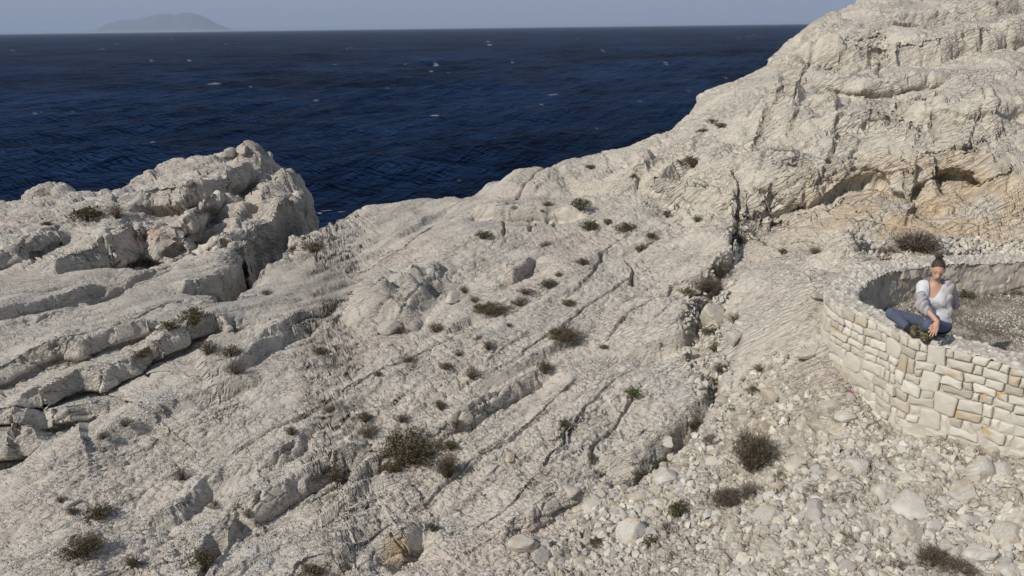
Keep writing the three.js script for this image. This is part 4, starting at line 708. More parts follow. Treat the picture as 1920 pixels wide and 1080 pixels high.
{
  const r = rng(321), inScree = (x, z) => sample(screeGrid, x, z) < 0 && sample(ringGrid, x, z) > 0.12;
  let n = 0;
  while (n < 240) { const px = 1000 + 940 * r(), py = 640 + 450 * r(), p = onBase(px, py); if (!inScree(p.x, p.z) || r() > 0.35 + 0.65 * smooth(900, 1500, px)) continue;
    n++; looseStone(px, py, 11 + 20 * Math.pow(r(), 2.2) * mix(0.7, 1.1, (py - 640) / 440), 0.65 + 0.5 * r(), (r() * 12) | 0, (r() * 6) | 0, 'pale limestone piece lying loose among many on the scree slope', 'loose limestone pieces of the scree', 'loose_stone', r() * 6, (r() - 0.5) * 0.9); }
  // the countless small rubble between them, on the scree, in the cleft and behind the wall
  const place = (name, count, pick, s0, s1, label, cat) => {
    for (let kind = 0; kind < 3; kind++) {
      const N = Math.round(count / 3), m = new THREE.InstancedMesh(chips[kind], rubbleMat, N), M4 = new THREE.Matrix4(), q = new THREE.Quaternion(), e = new THREE.Euler(), c = new THREE.Color(); let i = 0, guard = 0;
      while (i < N && guard++ < N * 20) { const p = pick(); if (!p) continue; const s = s0 + (s1 - s0) * Math.pow(r(), 3.2); e.set(r() * 6, r() * 6, r() * 6); q.setFromEuler(e); M4.compose(V(p[0], macro(p[0], p[1]) + s * 0.25 + (p[2] || 0), p[1]), q, V(s, s * (0.5 + 0.4 * r()), s * (0.7 + 0.4 * r()))); m.setMatrixAt(i, M4); const k = 0.78 + 0.42 * r(), w = r(), gy = r() < 0.25 ? 1 : 0; c.setRGB(mix(mix(0.46, 0.53, w), 0.43, gy) * k, mix(mix(0.415, 0.50, w), 0.41, gy) * k, mix(mix(0.345, 0.44, w), 0.38, gy) * k); m.setColorAt(i, c); i++; }
      m.count = i; m.name = numbered(name); m.castShadow = m.receiveShadow = true; m.userData.kind = 'stuff'; scene.add(m); tag(m, ['angular ', 'blocky ', 'splintered '][kind] + label, cat);
    }
  };
  const chips = [0, 1, 2].map(k => { const q = rng(900 + k), g = new THREE.IcosahedronGeometry(1, 1), p = g.attributes.position, pl = []; for (let i = 0; i < 7; i++) { const z = q() * 2 - 1, t = q() * 6.28, w = Math.sqrt(1 - z * z); pl.push([w * Math.cos(t), z, w * Math.sin(t), 0.32 + 0.42 * q()]); } for (let i = 0; i < p.count; i++) { const x = p.getX(i), y = p.getY(i), z = p.getZ(i); let d = 1; for (const [a, b, c, e] of pl) { const t = a * x + b * y + c * z; if (t > 0.05) d = Math.min(d, e / t); } p.setXYZ(i, x * d, y * d, z * d); } g.computeVertexNormals(); return g; });
  const rubbleMat = new THREE.MeshStandardMaterial({ roughness: 0.95 });
  place('scree_rubble', LOW ? 3000 : 16000, () => { const px = 980 + 1100 * r(), py = 630 + 520 * r(), p = onBase(px, py); return inScree(p.x, p.z) ? [p.x, p.z] : null; }, 0.010, 0.085, 'small pale rubble covering the scree slope below the wall', 'rubble');
  place('cleft_rubble', 1600, () => { const t = r(), a = [[1385, 420], [1362, 500], [1312, 580], [1318, 650], [1340, 740]], i = Math.min(3, Math.floor(t * 4)), u = t * 4 - i, px = mix(a[i][0], a[i + 1][0], u) + (r() - 0.5) * (30 + 60 * t), py = mix(a[i][1], a[i + 1][1], u), p = onBase(px, py); return [p.x, p.z]; }, 0.012, 0.07, 'small rubble fallen along the brushy cleft in the rock', 'rubble');
  place('bank_rubble', 1500, () => { const px = 1560 + 360 * r(), py = 448 + 30 * r(), p = onBase(px, py); return sample(ringGrid, p.x, p.z) > 0.1 ? [p.x, p.z] : null; }, 0.012, 0.075, 'small rubble on the bank behind the ring wall', 'rubble');
  place('terrace_gravel', 2600, () => { const px = 1600 + 400 * r(), py = 545 + 120 * r(), p = onLevel(px, py, RING_FLOOR); return sample(ringGrid, p.x, p.z) < -0.42 && noise(p.x * 1.2, 3, p.z * 1.2) > 0.12 - 0.35 * r() * r() ? [p.x, p.z] : null; }, 0.005, 0.022, 'whitish gravel scattered over the terrace floor inside the wall', 'gravel');
  place('headland_rubble', 420, () => { const px = 1575 + 90 * r(), py = 58 + 42 * r(), p = onBase(px, py); return [p.x, p.z]; }, 0.02, 0.10, 'broken rubble in the hollow high on the headland', 'rubble');
}
{ const p = onLand(1592, 744), g = new THREE.PlaneGeometry(0.06, 0.035, 5, 3), a = g.attributes.position; for (let i = 0; i < a.count; i++) a.setZ(i, 0.012 * Math.sin(a.getX(i) * 90 + a.getY(i) * 50)); g.computeVertexNormals(); const m = new THREE.Mesh(g, new THREE.MeshStandardMaterial({ color: new THREE.Color().setRGB(0.35, 0.06, 0.06), roughness: 0.7, side: THREE.DoubleSide })); m.position.set(p.x, p.y + 0.06, p.z); m.rotation.set(-0.9, 0.3, 0.2); m.name = 'litter_scrap'; scene.add(m); tag(m, 'tiny crumpled red scrap lying on the scree under the wall', 'litter'); }

// ------------------------------------------------------------------ shrubs and tufts rooted in the clefts
const bushMat = { };
function bushMaterial(key) { if (!bushMat[key]) bushMat[key] = new THREE.MeshPhysicalMaterial({ vertexColors: true, roughness: 0.95, side: THREE.DoubleSide, specularIntensity: 0.2 }); return bushMat[key]; }
function makeBush(seed, leaves, twigs, leafSize, tint, dry) {       // one unit wide and half a unit high, before scaling
  const r = rng(seed), pos = [], col = [], tp = [], tc = [], heads = [];
  for (let i = 0; i < twigs; i++) {
    const a = r() * 6.283, out = Math.sqrt(r()), len = 0.5 * (0.6 + 0.45 * r()), ex = Math.cos(a) * out * len * 1.05, ez = Math.sin(a) * out * len * 1.05, ey = Math.sqrt(Math.max(0.03, 1 - out * out * 0.85)) * len * (0.85 + 0.3 * r());
    const bx = ex * 0.18, bz = ez * 0.18, mx = ex * 0.55, mz = ez * 0.55, my = ey * 0.62, w = 0.007 + 0.004 * r(), c = 0.7 + 0.5 * r();
    const seg = (x0, y0, z0, x1, y1, z1, w0, w1) => { const dx = x1 - x0, dz = z1 - z0, l = Math.hypot(dx, dz) || 1, nx = -dz / l, nz = dx / l; for (const [ax, ay, az] of [[nx, 0, nz], [0, 0.7, 0.7]]) { tp.push(x0 - ax * w0, y0 - ay * w0, z0 - az * w0, x0 + ax * w0, y0 + ay * w0, z0 + az * w0, x1 + ax * w1, y1 + ay * w1, z1 + az * w1, x0 - ax * w0, y0 - ay * w0, z0 - az * w0, x1 + ax * w1, y1 + ay * w1, z1 + az * w1, x1 - ax * w1, y1 - ay * w1, z1 - az * w1); for (let q = 0; q < 6; q++) tc.push(0.15 * c, 0.12 * c, 0.09 * c); } };
    seg(bx, -0.06, bz, mx, my, mz, w, w * 0.7); seg(mx, my, mz, ex, ey, ez, w * 0.7, w * 0.25);
    for (let q = 0; q < 3; q++) { const t = 0.45 + 0.5 * r(), x = mix(mx, ex, t), y = mix(my, ey, t), z = mix(mz, ez, t), b = 0.07 + 0.08 * r(), sx = (r() - 0.5) * 2 * b, sy = r() * b, sz = (r() - 0.5) * 2 * b; seg(x, y, z, x + sx, y + sy, z + sz, w * 0.35, w * 0.15); heads.push([x + sx, y + sy, z + sz]); }
    heads.push([ex, ey, ez], [mx, my, mz]);
  }
  for (let i = 0; i < leaves; i++) {
    const h = heads[(r() * heads.length) | 0], g = 0.05, x = h[0] + (r() + r() - 1) * g, y = Math.max(0.005, h[1] + (r() + r() - 1) * g), z = h[2] + (r() + r() - 1) * g, L = leafSize * (0.6 + 0.8 * r()), W = L * (dry ? 0.22 : 0.38);
    let ax = r() - 0.5, ay = r() * 0.9 - 0.1, az = r() - 0.5, l = Math.hypot(ax, ay, az) || 1; ax /= l; ay /= l; az /= l; let bx = r() - 0.5, by = r() - 0.5, bz = r() - 0.5; const d = ax * bx + ay * by + az * bz; bx -= ax * d; by -= ay * d; bz -= az * d; l = Math.hypot(bx, by, bz) || 1; bx /= l; by /= l; bz /= l;
    const P = (u, v) => pos.push(x + ax * L * u + bx * W * v, y + ay * L * u + by * W * v, z + az * L * u + bz * W * v);
    P(0, 0); P(0.5, 0.5); P(1, 0); P(0, 0); P(1, 0); P(0.5, -0.5);
    const k = 0.65 + 0.7 * r(), n = 0.9 + 0.4 * noise(h[0] * 5 + seed, h[1] * 5, h[2] * 5); for (let q = 0; q < 6; q++) col.push(tint[0] * k * n, tint[1] * k * n, tint[2] * k * n);
  }
  return [geoFrom(pos, null, col), geoFrom(tp, null, tc)];
}
const OLIVE = [0.135, 0.115, 0.068], GREEN = [0.118, 0.112, 0.056], BRIGHT = [0.13, 0.145, 0.05], BROWN = [0.165, 0.135, 0.095], GREY = [0.19, 0.165, 0.13];
const bushKinds = { o: [], g: [], l: [], b: [], y: [], O: [], B: [] };
for (let k = 0; k < 3; k++) { bushKinds.o.push(makeBush(10 + k, 900, 60, 0.075, OLIVE)); bushKinds.g.push(makeBush(20 + k, 900, 50, 0.08, GREEN)); bushKinds.b.push(makeBush(30 + k, 700, 90, 0.075, BROWN, true)); bushKinds.y.push(makeBush(40 + k, 420, 120, 0.06, GREY, true)); }
bushKinds.l.push(makeBush(50, 700, 40, 0.10, BRIGHT)); bushKinds.O.push(makeBush(60, 3800, 150, 0.042, OLIVE), makeBush(61, 3800, 150, 0.042, GREEN)); bushKinds.B.push(makeBush(62, 3200, 320, 0.036, GREY, true), makeBush(63, 3000, 260, 0.04, BROWN, true));
// [column and row of the middle, width, height in picture points, kind, label]
const BUSHES = [
  [165, 403, 70, 26, 'g', 'long low green shrub on the upper left rock above the overhang'], [221, 398, 36, 32, 'b', 'brownish tuft right of the long green shrub on the upper left rock'], [88, 421, 26, 12, 'o', 'thin tuft left of the long green shrub on the upper left rock'],
  [357, 347, 34, 14, 'b', 'small dry tuft on top of the seaward outcrop'], [590, 464, 56, 22, 'o', 'olive tuft on the upper slab next to the inlet'],
  [362, 594, 56, 34, 'g', 'bushy green shrub hanging over the left slab edge'], [318, 612, 50, 22, 'o', 'trailing olive shrub left of the bushy green one on the slab edge'], [390, 652, 40, 38, 'b', 'brown shrub at the end of the long left slab'], [433, 660, 44, 24, 'o', 'dark shrub just right of the brown one at the end of the long left slab'], [444, 690, 46, 24, 'b', 'dry tuft below the end of the long left slab'],
  [270, 662, 44, 14, 'o', 'flat tuft in the groove on top of the long left slab'], [617, 577, 36, 20, 'b', 'dry tuft at the left foot of the knobbly knoll'], [600, 658, 30, 18, 'o', 'tuft on the step left of the centre below the knoll'], [500, 548, 28, 14, 'b', 'brown tuft on the rock just below the inlet'],
  [235, 791, 28, 18, 'b', 'dry tuft under the lowest left ledge'], [193, 816, 26, 14, 'b', 'sparse tuft left of the dry one under the lowest left ledge'], [547, 807, 28, 18, 'o', 'tuft in the small notch left of the centre'], [618, 766, 30, 14, 'b', 'faint dry tuft above the notch left of the centre'],
  [135, 958, 24, 14, 'o', 'small tuft in the lower left rock'], [188, 961, 50, 28, 'o', 'dark shrub right of the small tuft in the lower left rock'], [156, 1027, 72, 36, 'O', 'wide dark shrub nearest the bottom left corner'], [382, 1052, 44, 46, 'o', 'dark shrub in the cleft at the bottom left of the picture'], [250, 1052, 34, 22, 'o', 'olive tuft between the wide dark shrub and the bottom cleft'],
  [113, 935, 18, 14, 'b', 'tiny tuft highest in the lower left rock'], [405, 944, 36, 16, 'b', 'flat dry tuft above the striped block face'], [468, 962, 30, 18, 'b', 'dry tuft on the striped block'], [628, 889, 50, 28, 'b', 'brown shrub under the ledge left of the largest olive shrub'], [586, 1070, 72, 30, 'o', 'olive shrub cut by the bottom edge of the picture'], [340, 890, 34, 24, 'y', 'grey twiggy tuft on the lower left slab'],
  [1088, 383, 46, 24, 'g', 'rounded green shrub on top of the row of square blocks'], [1027, 382, 24, 11, 'o', 'small tuft left of the rounded green shrub above the blocks'], [963, 388, 20, 10, 'o', 'small tuft above the left end of the square blocks'], [1017, 394, 14, 7, 'o', 'tiniest tuft on the lip of the square blocks'],
  [1105, 423, 44, 24, 'g', 'olive-green shrub right of the square blocks'], [1141, 415, 26, 13, 'o', 'small tuft right above the olive-green shrub by the blocks'], [1173, 428, 52, 22, 'g', 'long slanting green shrub in the crack right of the blocks'], [1203, 468, 34, 24, 'g', 'dark green shrub at the left corner of the big rounded block'], [907, 440, 38, 17, 'g', 'green tuft at the foot of the square blocks'],
  [1023, 458, 28, 14, 'y', 'greyish tuft below the middle of the square blocks'], [1092, 490, 32, 15, 'o', 'slanting olive tuft on the rock below the blocks'], [1048, 513, 24, 12, 'b', 'brown tuft left below the slanting olive one'], [1028, 531, 44, 18, 'o', 'wide olive tuft in the middle of the central rock'], [985, 545, 42, 9, 'b', 'flat dry patch left of the wide olive tuft'],
  [890, 560, 28, 14, 'b', 'dry tuft at the edge of the hollow right of the knoll'], [921, 577, 82, 24, 'O', 'long low olive shrub in the central rock right of the hollow'], [974, 564, 42, 18, 'b', 'brown tuft right of the long low olive shrub'], [1067, 567, 38, 14, 'o', 'olive tuft near the upper end of the central cracks'], [1087, 583, 24, 11, 'b', 'small brown tuft below the olive one at the central cracks'], [1060, 626, 74, 30, 'O', 'largest green shrub on the central slab edge'],
  [953, 607, 16, 8, 'b', 'tiny tuft below the long low olive shrub'], [897, 632, 20, 12, 'b', 'small dry tuft on the slope left of the central slab'], [915, 646, 30, 20, 'y', 'grey twiggy tuft on the slope left of the central slab'], [817, 613, 42, 22, 'b', 'brown shrub below the knoll on its right'], [750, 618, 34, 18, 'b', 'dry tuft beside the oval boulder'], [860, 661, 22, 15, 'b', 'brown tuft left of the central crack line'], [837, 686, 32, 15, 'o', 'olive tuft below the brown one left of the central crack line'], [885, 698, 34, 30, 'b', 'spiky brown tuft left of the leaning rock rib'], [1020, 688, 36, 26, 'o', 'dark shrub at the upper end of the leaning rock rib'], [1133, 649, 28, 9, 'o', 'flat tuft on the upper right slab'], [870, 541, 26, 15, 'b', 'brown tuft at the right side of the hollow by the knoll'], [708, 700, 18, 14, 'o', 'small dark tuft beside the pale block left of the centre'], [767, 672, 40, 14, 'b', 'dry tuft in the crevice left of the centre'],
  [1220, 441, 28, 14, 'o', 'tuft at the upper left corner of the big rounded block'], [1250, 400, 20, 14, 'o', 'tuft in the short crack above the big rounded block'],
  [825, 757, 28, 22, 'o', 'grey-green tuft above the long central crack'], [683, 781, 32, 20, 'g', 'green tuft left of the centre on the pitted slab'], [690, 807, 52, 25, 'b', 'reddish brown cushion on the pitted slab'], [753, 783, 32, 16, 'y', 'pale twiggy tuft right of the reddish brown cushion'], [773, 838, 122, 70, 'O', 'largest olive shrub filling the crack in the middle of the slab'], [857, 793, 28, 22, 'o', 'dark tuft in the crack above the largest olive shrub'], [843, 833, 36, 18, 'g', 'small green cushion at the right end of the largest olive shrub'], [840, 877, 52, 44, 'B', 'dry brown shrub below the largest olive shrub'], [910, 845, 34, 14, 'b', 'flat brown tuft on the open slab near the tan stone'], [735, 878, 44, 22, 'o', 'trailing olive tuft under the largest olive shrub'],
  [1058, 792, 28, 15, 'o', 'olive tuft on the crack in the smooth slab'], [1188, 735, 38, 22, 'l', 'fresh green tuft at the top of the deep crack in the smooth slab'], [1110, 857, 20, 28, 'o', 'dark tuft in the notch at the lower end of the smooth slab'], [812, 988, 26, 22, 'o', 'dark tuft beside the ochre face near the bottom'], [1170, 908, 30, 22, 'b', 'brown tuft among the stones below the smooth slab'], [1197, 884, 34, 20, 'o', 'olive tuft under the lower edge of the smooth slab'], [1237, 868, 38, 22, 'g', 'green tuft among stones right of the smooth slab'], [1272, 957, 52, 40, 'g', 'leafy green shrub among the stones left of the twiggy brush'], [1120, 1017, 36, 18, 'g', 'low green tuft right of the pitted boulder at the bottom'], [1220, 1016, 46, 26, 'g', 'green tuft right of the large smooth white boulder'],
  [1335, 227, 24, 10, 'o', 'upper tuft on the seaward shoulder of the headland'], [1352, 234, 30, 10, 'o', 'right tuft on the seaward shoulder of the headland'], [1317, 245, 28, 10, 'o', 'lower left tuft on the seaward shoulder of the headland'], [1297, 303, 54, 22, 'o', 'olive shrub in the shaded pocket below the shoulder'], [1108, 312, 26, 9, 'o', 'small tuft on the skyline slope left of the headland'], [1188, 330, 14, 12, 'o', 'tiny tuft beside the brown notch under the shoulder'],
  [1467, 470, 20, 13, 'o', 'small round tuft on the rock behind the wall'], [1527, 470, 28, 19, 'b', 'tawny tuft on the rock left behind the wall'], [1307, 409, 26, 15, 'b', 'dry tuft in the crack left of the long vertical fissure'], [1380, 597, 40, 26, 'b', 'brown tuft on the rock right of the brushy cleft'], [1717, 460, 88, 40, 'B', 'brown thicket directly behind the seated person'], [1665, 470, 40, 22, 'b', 'brown tuft left of the thicket behind the wall'], [1325, 535, 56, 28, 'B', 'grey-brown brush filling the middle of the cleft'], [1350, 505, 44, 40, 'b', 'brown brush in the upper part of the cleft'], [1378, 428, 18, 30, 'b', 'dry grass in the long vertical fissure'], [1290, 548, 40, 22, 'o', 'olive brush at the lower left of the cleft brush'], [1340, 650, 28, 20, 'b', 'brown tuft among the stones low in the cleft'],
  [1803, 550, 46, 16, 'g', 'left clump of green weeds along the inner wall'], [1848, 547, 32, 11, 'g', 'middle clump of green weeds along the inner wall'], [1891, 545, 44, 15, 'g', 'right clump of green weeds along the inner wall'], [1623, 488, 24, 14, 'o', 'olive tuft against the outside of the wall behind'], [1415, 770, 22, 14, 'b', 'tiny dry tuft at the upper left of the scree'],
  [1377, 765, 26, 15, 'l', 'bright yellow-green tuft at the foot of the cleft'], [1410, 856, 90, 84, 'B', 'large dry twiggy bush at the left of the scree'], [1405, 922, 56, 32, 'y', 'twiggy grey brush below the large dry bush'], [1362, 937, 74, 36, 'B', 'low twiggy grey brush left below the large dry bush'], [1467, 890, 34, 17, 'y', 'grey tuft right below the large dry bush'], [1513, 890, 20, 11, 'l', 'left of two small green sprigs in the scree'], [1543, 893, 26, 11, 'l', 'right of two small green sprigs in the scree'], [1527, 918, 42, 17, 'y', 'grey twiggy patch below the two green sprigs'], [1567, 938, 28, 17, 'y', 'grey twigs by the knobbly grey stone'], [1581, 907, 32, 14, 'y', 'dry twigs under the wedge-shaped stone'], [1590, 1008, 36, 26, 'y', 'dry grey brush in the lower middle of the scree'], [1613, 1034, 24, 17, 'o', 'dark tuft below the dry grey brush in the scree'], [1673, 1062, 54, 26, 'b', 'dry shrub at the bottom edge below the rounded cream boulder'], [1747, 1050, 64, 40, 'B', 'dry brush by the upright rock at the bottom right'], [1800, 1070, 74, 30, 'B', 'darkest dry brush at the bottom right edge'], [1333, 968, 22, 14, 'o', 'small dark tuft left below the twiggy brush'], [1413, 730, 34, 24, 'b', 'brown tuft at the upper left corner of the scree'], [1340, 715, 30, 20, 'o', 'olive tuft where the cleft opens into the scree'],
  [1312, 588, 44, 24, 'y', 'grey brush spilling between the lips of the cleft'], [1326, 622, 36, 22, 'o', 'olive brush in the narrow middle of the cleft'], [1352, 690, 40, 22, 'y', 'grey twigs among the stones at the lower cleft'], [1425, 690, 34, 20, 'b', 'tan tuft on the bank between the cleft and the wall'], [1386, 452, 22, 26, 'o', 'olive grass below the long vertical fissure'], [1300, 795, 44, 24, 'o', 'olive mat along the foot of the smooth slab'], [1330, 825, 40, 24, 'y', 'grey mat of twigs left of the large dry bush'], [1255, 990, 44, 24, 'y', 'grey twigs below the leafy green shrub'], [1700, 1066, 44, 24, 'b', 'low brown twigs between the bottom dry brushes'], [1462, 912, 40, 20, 'o', 'dull green mat right of the twiggy grey brush'],
  [1580, 820, 10, 8, 'o', 'tiniest sprig in the middle of the upper scree'], [1640, 590, 20, 10, 'o', 'weeds in the shaded corner of the terrace floor'],
];
BUSHES.forEach(([px, py, w, h, kind, label], i) => {
  const p = onLand(px, py + h * 0.30), mp = metresPerPx(p), kinds = bushKinds[kind], [leaf, twig] = kinds[i % kinds.length], small = h < 20;
  const t = thing(small ? 'shrub_tuft' : 'shrub', label, small ? 'tuft' : 'shrub');
  part('foliage', leaf, bushMaterial('leaf'), t); part('twigs', twig, bushMaterial('twig'), t);
  const W = w * mp * 1.05, H = Math.max(h * mp * 0.95, w * mp * 0.28) * (kind === 'y' || kind === 'B' ? 1.9 : 1.5); t.position.set(p.x, p.y - 0.02, p.z); t.rotation.y = i * 2.4; t.scale.set(W, H, W * 0.9); if (w > h * 2.2) { t.scale.z = Math.max(h * mp * 2.2, W * 0.5); t.rotation.y = Math.atan2(p.x, -p.z) * -1; }
});

// ------------------------------------------------------------------ the person sitting cross-legged on the wall
{
  const nets = (f, lo, hi, cell) => {                                  // a smooth mesh of the surface where f = 0 (negative inside)
    const n = [0, 1, 2].map(k => Math.ceil((hi[k] - lo[k]) / cell) + 1), [nx, ny, nz] = n, F = new Float32Array(nx * ny * nz), id = new Int32Array(nx * ny * nz).fill(-1), pos = [], idx = [];
    for (let k = 0, o = 0; k < nz; k++) for (let j = 0; j < ny; j++) for (let i = 0; i < nx; i++, o++) F[o] = f(lo[0] + i * cell, lo[1] + j * cell, lo[2] + k * cell);
    const E = [[0, 1], [0, 2], [0, 4], [1, 3], [1, 5], [2, 3], [2, 6], [3, 7], [4, 5], [4, 6], [5, 7], [6, 7]], sx = 1, sy = nx, sz = nx * ny;
    for (let k = 0; k < nz - 1; k++) for (let j = 0; j < ny - 1; j++) for (let i = 0; i < nx - 1; i++) {
      const o = i + j * sy + k * sz, c = [F[o], F[o + sx], F[o + sy], F[o + sx + sy], F[o + sz], F[o + sx + sz], F[o + sy + sz], F[o + sx + sy + sz]]; let m = 0; for (let q = 0; q < 8; q++) if (c[q] < 0) m |= 1 << q;
      if (m === 0 || m === 255) continue; let x = 0, y = 0, z = 0, t = 0;
      for (const [a, b] of E) if ((c[a] < 0) !== (c[b] < 0)) { const u = c[a] / (c[a] - c[b]); x += (a & 1) + ((b & 1) - (a & 1)) * u; y += (a >> 1 & 1) + ((b >> 1 & 1) - (a >> 1 & 1)) * u; z += (a >> 2) + ((b >> 2) - (a >> 2)) * u; t++; }
      id[o] = pos.length / 3; pos.push(lo[0] + (i + x / t) * cell, lo[1] + (j + y / t) * cell, lo[2] + (k + z / t) * cell);
    }
    const quad = (a, b, c, d, flip) => { if (a < 0 || b < 0 || c < 0 || d < 0) return; if (flip) idx.push(a, c, b, a, d, c); else idx.push(a, b, c, a, c, d); };
    for (let k = 1; k < nz - 1; k++) for (let j = 1; j < ny - 1; j++) for (let i = 1; i < nx - 1; i++) {
      const o = i + j * sy + k * sz, s = F[o] < 0;
      if (s !== F[o + sx] < 0) quad(id[o], id[o - sy], id[o - sy - sz], id[o - sz], s);
      if (s !== F[o + sy] < 0) quad(id[o], id[o - sz], id[o - sx - sz], id[o - sx], s);
      if (s !== F[o + sz] < 0) quad(id[o], id[o - sx], id[o - sx - sy], id[o - sy], s);
    }
    return [pos, idx];
  };
  const cap = (A, B, ra, rb) => { const dx = B[0] - A[0], dy = B[1] - A[1], dz = B[2] - A[2], l2 = dx * dx + dy * dy + dz * dz; return (x, y, z) => { const t = clamp(((x - A[0]) * dx + (y - A[1]) * dy + (z - A[2]) * dz) / l2); return Math.hypot(x - A[0] - dx * t, y - A[1] - dy * t, z - A[2] - dz * t) - mix(ra, rb, t); }; };
  const ell = (C, R, yaw = 0, pitch = 0) => { const cy = Math.cos(yaw), sy = Math.sin(yaw), cp = Math.cos(pitch), sp = Math.sin(pitch), m = Math.min(...R); return (x, y, z) => { x -= C[0]; y -= C[1]; z -= C[2]; const a = x * cy - z * sy; let c = x * sy + z * cy; const b = y * cp + c * sp; c = c * cp - y * sp; const k = Math.hypot(a / R[0], b / R[1], c / R[2]); return (k - 1) * m * (k > 1 ? Math.min(k, 1.2) : 1); }; };
  const smin = (k, list) => (x, y, z) => { let d = list[0](x, y, z); for (let i = 1; i < list.length; i++) { const e = list[i](x, y, z), h = Math.max(k - Math.abs(d - e), 0) / k; d = Math.min(d, e) - h * h * k * 0.25; } return d; };
  const made = (f, lo, hi, cell, paint) => { const [p, i] = nets(f, lo, hi, cell), c = []; for (let k = 0; k < p.length; k += 3) c.push(...paint(p[k], p[k + 1], p[k + 2])); return geoFrom(p, i, c); };
  const skinMat = new THREE.MeshPhysicalMaterial({ vertexColors: true, roughness: 0.55, sheen: 0.1 }), cloth = new THREE.MeshPhysicalMaterial({ vertexColors: true, roughness: 0.88, side: THREE.DoubleSide }), hairMat = new THREE.MeshStandardMaterial({ vertexColors: true, roughness: 0.6 });

  // joints, metres; x to the viewer's right, y up from the seat, z towards the viewer
  const pel = [0.06, 0.11, -0.03], waist = [0.045, 0.27, -0.03], chest = [-0.015, 0.44, 0.0], nb = [-0.03, 0.575, 0.01], skull = [-0.026, 0.752, 0.03];
  const shR = [-0.160, 0.545, 0.045], elR = [-0.135, 0.40, 0.235], wrR = [0.050, 0.275, 0.345], shL = [0.118, 0.548, -0.06], elL = [0.205, 0.33, -0.17], wrL = [0.07, 0.22, -0.20];
  const hipR = [-0.03, 0.105, -0.01], knR = [-0.455, 0.205, 0.10], anR = [-0.17, 0.065, 0.20], hipL = [0.14, 0.105, -0.02], knL = [-0.035, 0.215, 0.335], anL = [-0.085, 0.075, 0.13], toeL = [-0.045, 0.04, 0.285], toeR = [0.0, 0.05, 0.21];
  // head: turned a little and bowed
  const face = (x, y, z) => [x - skull[0], y - skull[1], z - skull[2]];
  const yaw = 0.12, bow = 0.28;
  const H = (a, b, c) => { const y = b * Math.cos(bow) - c * Math.sin(bow) * 1, z0 = b * Math.sin(bow) + c * Math.cos(bow), x = a * Math.cos(yaw) + z0 * Math.sin(yaw), z = -a * Math.sin(yaw) + z0 * Math.cos(yaw); return [skull[0] + x, skull[1] + y, skull[2] + z]; };   // head's own axes to the body's
  const headF = smin(0.02, [ell(H(0, 0.012, -0.012), [0.072, 0.088, 0.088], yaw, bow), ell(H(0, -0.045, 0.022), [0.054, 0.068, 0.062], yaw, bow), ell(H(0, -0.090, 0.048), [0.030, 0.022, 0.028], yaw, bow), cap(H(0, -0.008, 0.078), H(0, -0.040, 0.099), 0.009, 0.013), ell(H(0, -0.043, 0.090), [0.017, 0.010, 0.012], yaw, bow), ell(H(0, -0.068, 0.076), [0.021, 0.007, 0.012], yaw, bow), ell(H(0, -0.078, 0.074), [0.018, 0.007, 0.011], yaw, bow), ell(H(-0.028, 0.016, 0.073), [0.021, 0.007, 0.010], yaw, bow), ell(H(0.028, 0.016, 0.073), [0.021, 0.007, 0.010], yaw, bow), ell(H(-0.029, 0.0, 0.067), [0.015, 0.010, 0.012], yaw, bow), ell(H(0.029, 0.0, 0.067), [0.015, 0.010, 0.012], yaw, bow), ell(H(-0.073, -0.02, -0.005), [0.008, 0.026, 0.017], yaw, bow), ell(H(0.073, -0.02, -0.005), [0.008, 0.026, 0.017], yaw, bow)]);
  // hand of the crossed arm, fingers hanging over the knee
  const HS = ([a, b, c]) => [0.050 + (a - 0.045) * 1.18, 0.275 + (b - 0.265) * 1.18, 0.349 + (c - 0.325) * 1.12], fingers = []; { const k = [[0.030, 0.228, 0.392], [0.040, 0.217, 0.397], [0.053, 0.214, 0.393], [0.064, 0.216, 0.385]], tip = [[-0.012, 0.183, 0.432], [0.004, 0.160, 0.440], [0.028, 0.155, 0.436], [0.054, 0.166, 0.422]];
    k.forEach((A, i) => { const a = HS(A), b = HS(tip[i]), m = [mix(a[0], b[0], 0.5) - 0.002, mix(a[1], b[1], 0.5) + 0.008, mix(a[2], b[2], 0.5) + 0.006]; fingers.push(cap(a, m, 0.0108, 0.0098), cap(m, b, 0.0098, 0.0078)); }); }
  const thumb = smin(0.012, [cap(HS([0.030, 0.252, 0.350]), HS([0.006, 0.232, 0.382]), 0.0135, 0.0115), cap(HS([0.006, 0.232, 0.382]), HS([-0.012, 0.214, 0.405]), 0.011, 0.009)]);
  const palm = smin(0.02, [cap(HS([0.046, 0.258, 0.338]), HS([0.038, 0.224, 0.388]), 0.024, 0.017), cap(HS([0.050, 0.256, 0.335]), HS([0.058, 0.220, 0.382]), 0.022, 0.016)]);
  const fore = cap(elR, wrR, 0.040, 0.024);
  const handF = (x, y, z) => { let d = smin(0.014, [palm, fore])(x, y, z); for (const g of fingers) { const e = g(x, y, z), h = Math.max(0.006 - Math.abs(d - e), 0) / 0.006; d = Math.min(d, e) - h * h * 0.0015; } return Math.min(d, thumb(x, y, z)); };
  const torso = smin(0.07, [ell([0.055, 0.13, -0.035], [0.150, 0.115, 0.105], -0.1), ell([0.045, 0.265, -0.025], [0.118, 0.11, 0.085], 0.2), ell([-0.012, 0.43, -0.01], [0.140, 0.145, 0.095], 0.45), cap([-0.11, 0.53, 0.03], [0.075, 0.535, -0.045], 0.050, 0.050), ell([-0.065, 0.405, 0.075], [0.062, 0.060, 0.050], 0.2), ell([0.055, 0.408, 0.052], [0.062, 0.060, 0.050], 0.5)]);
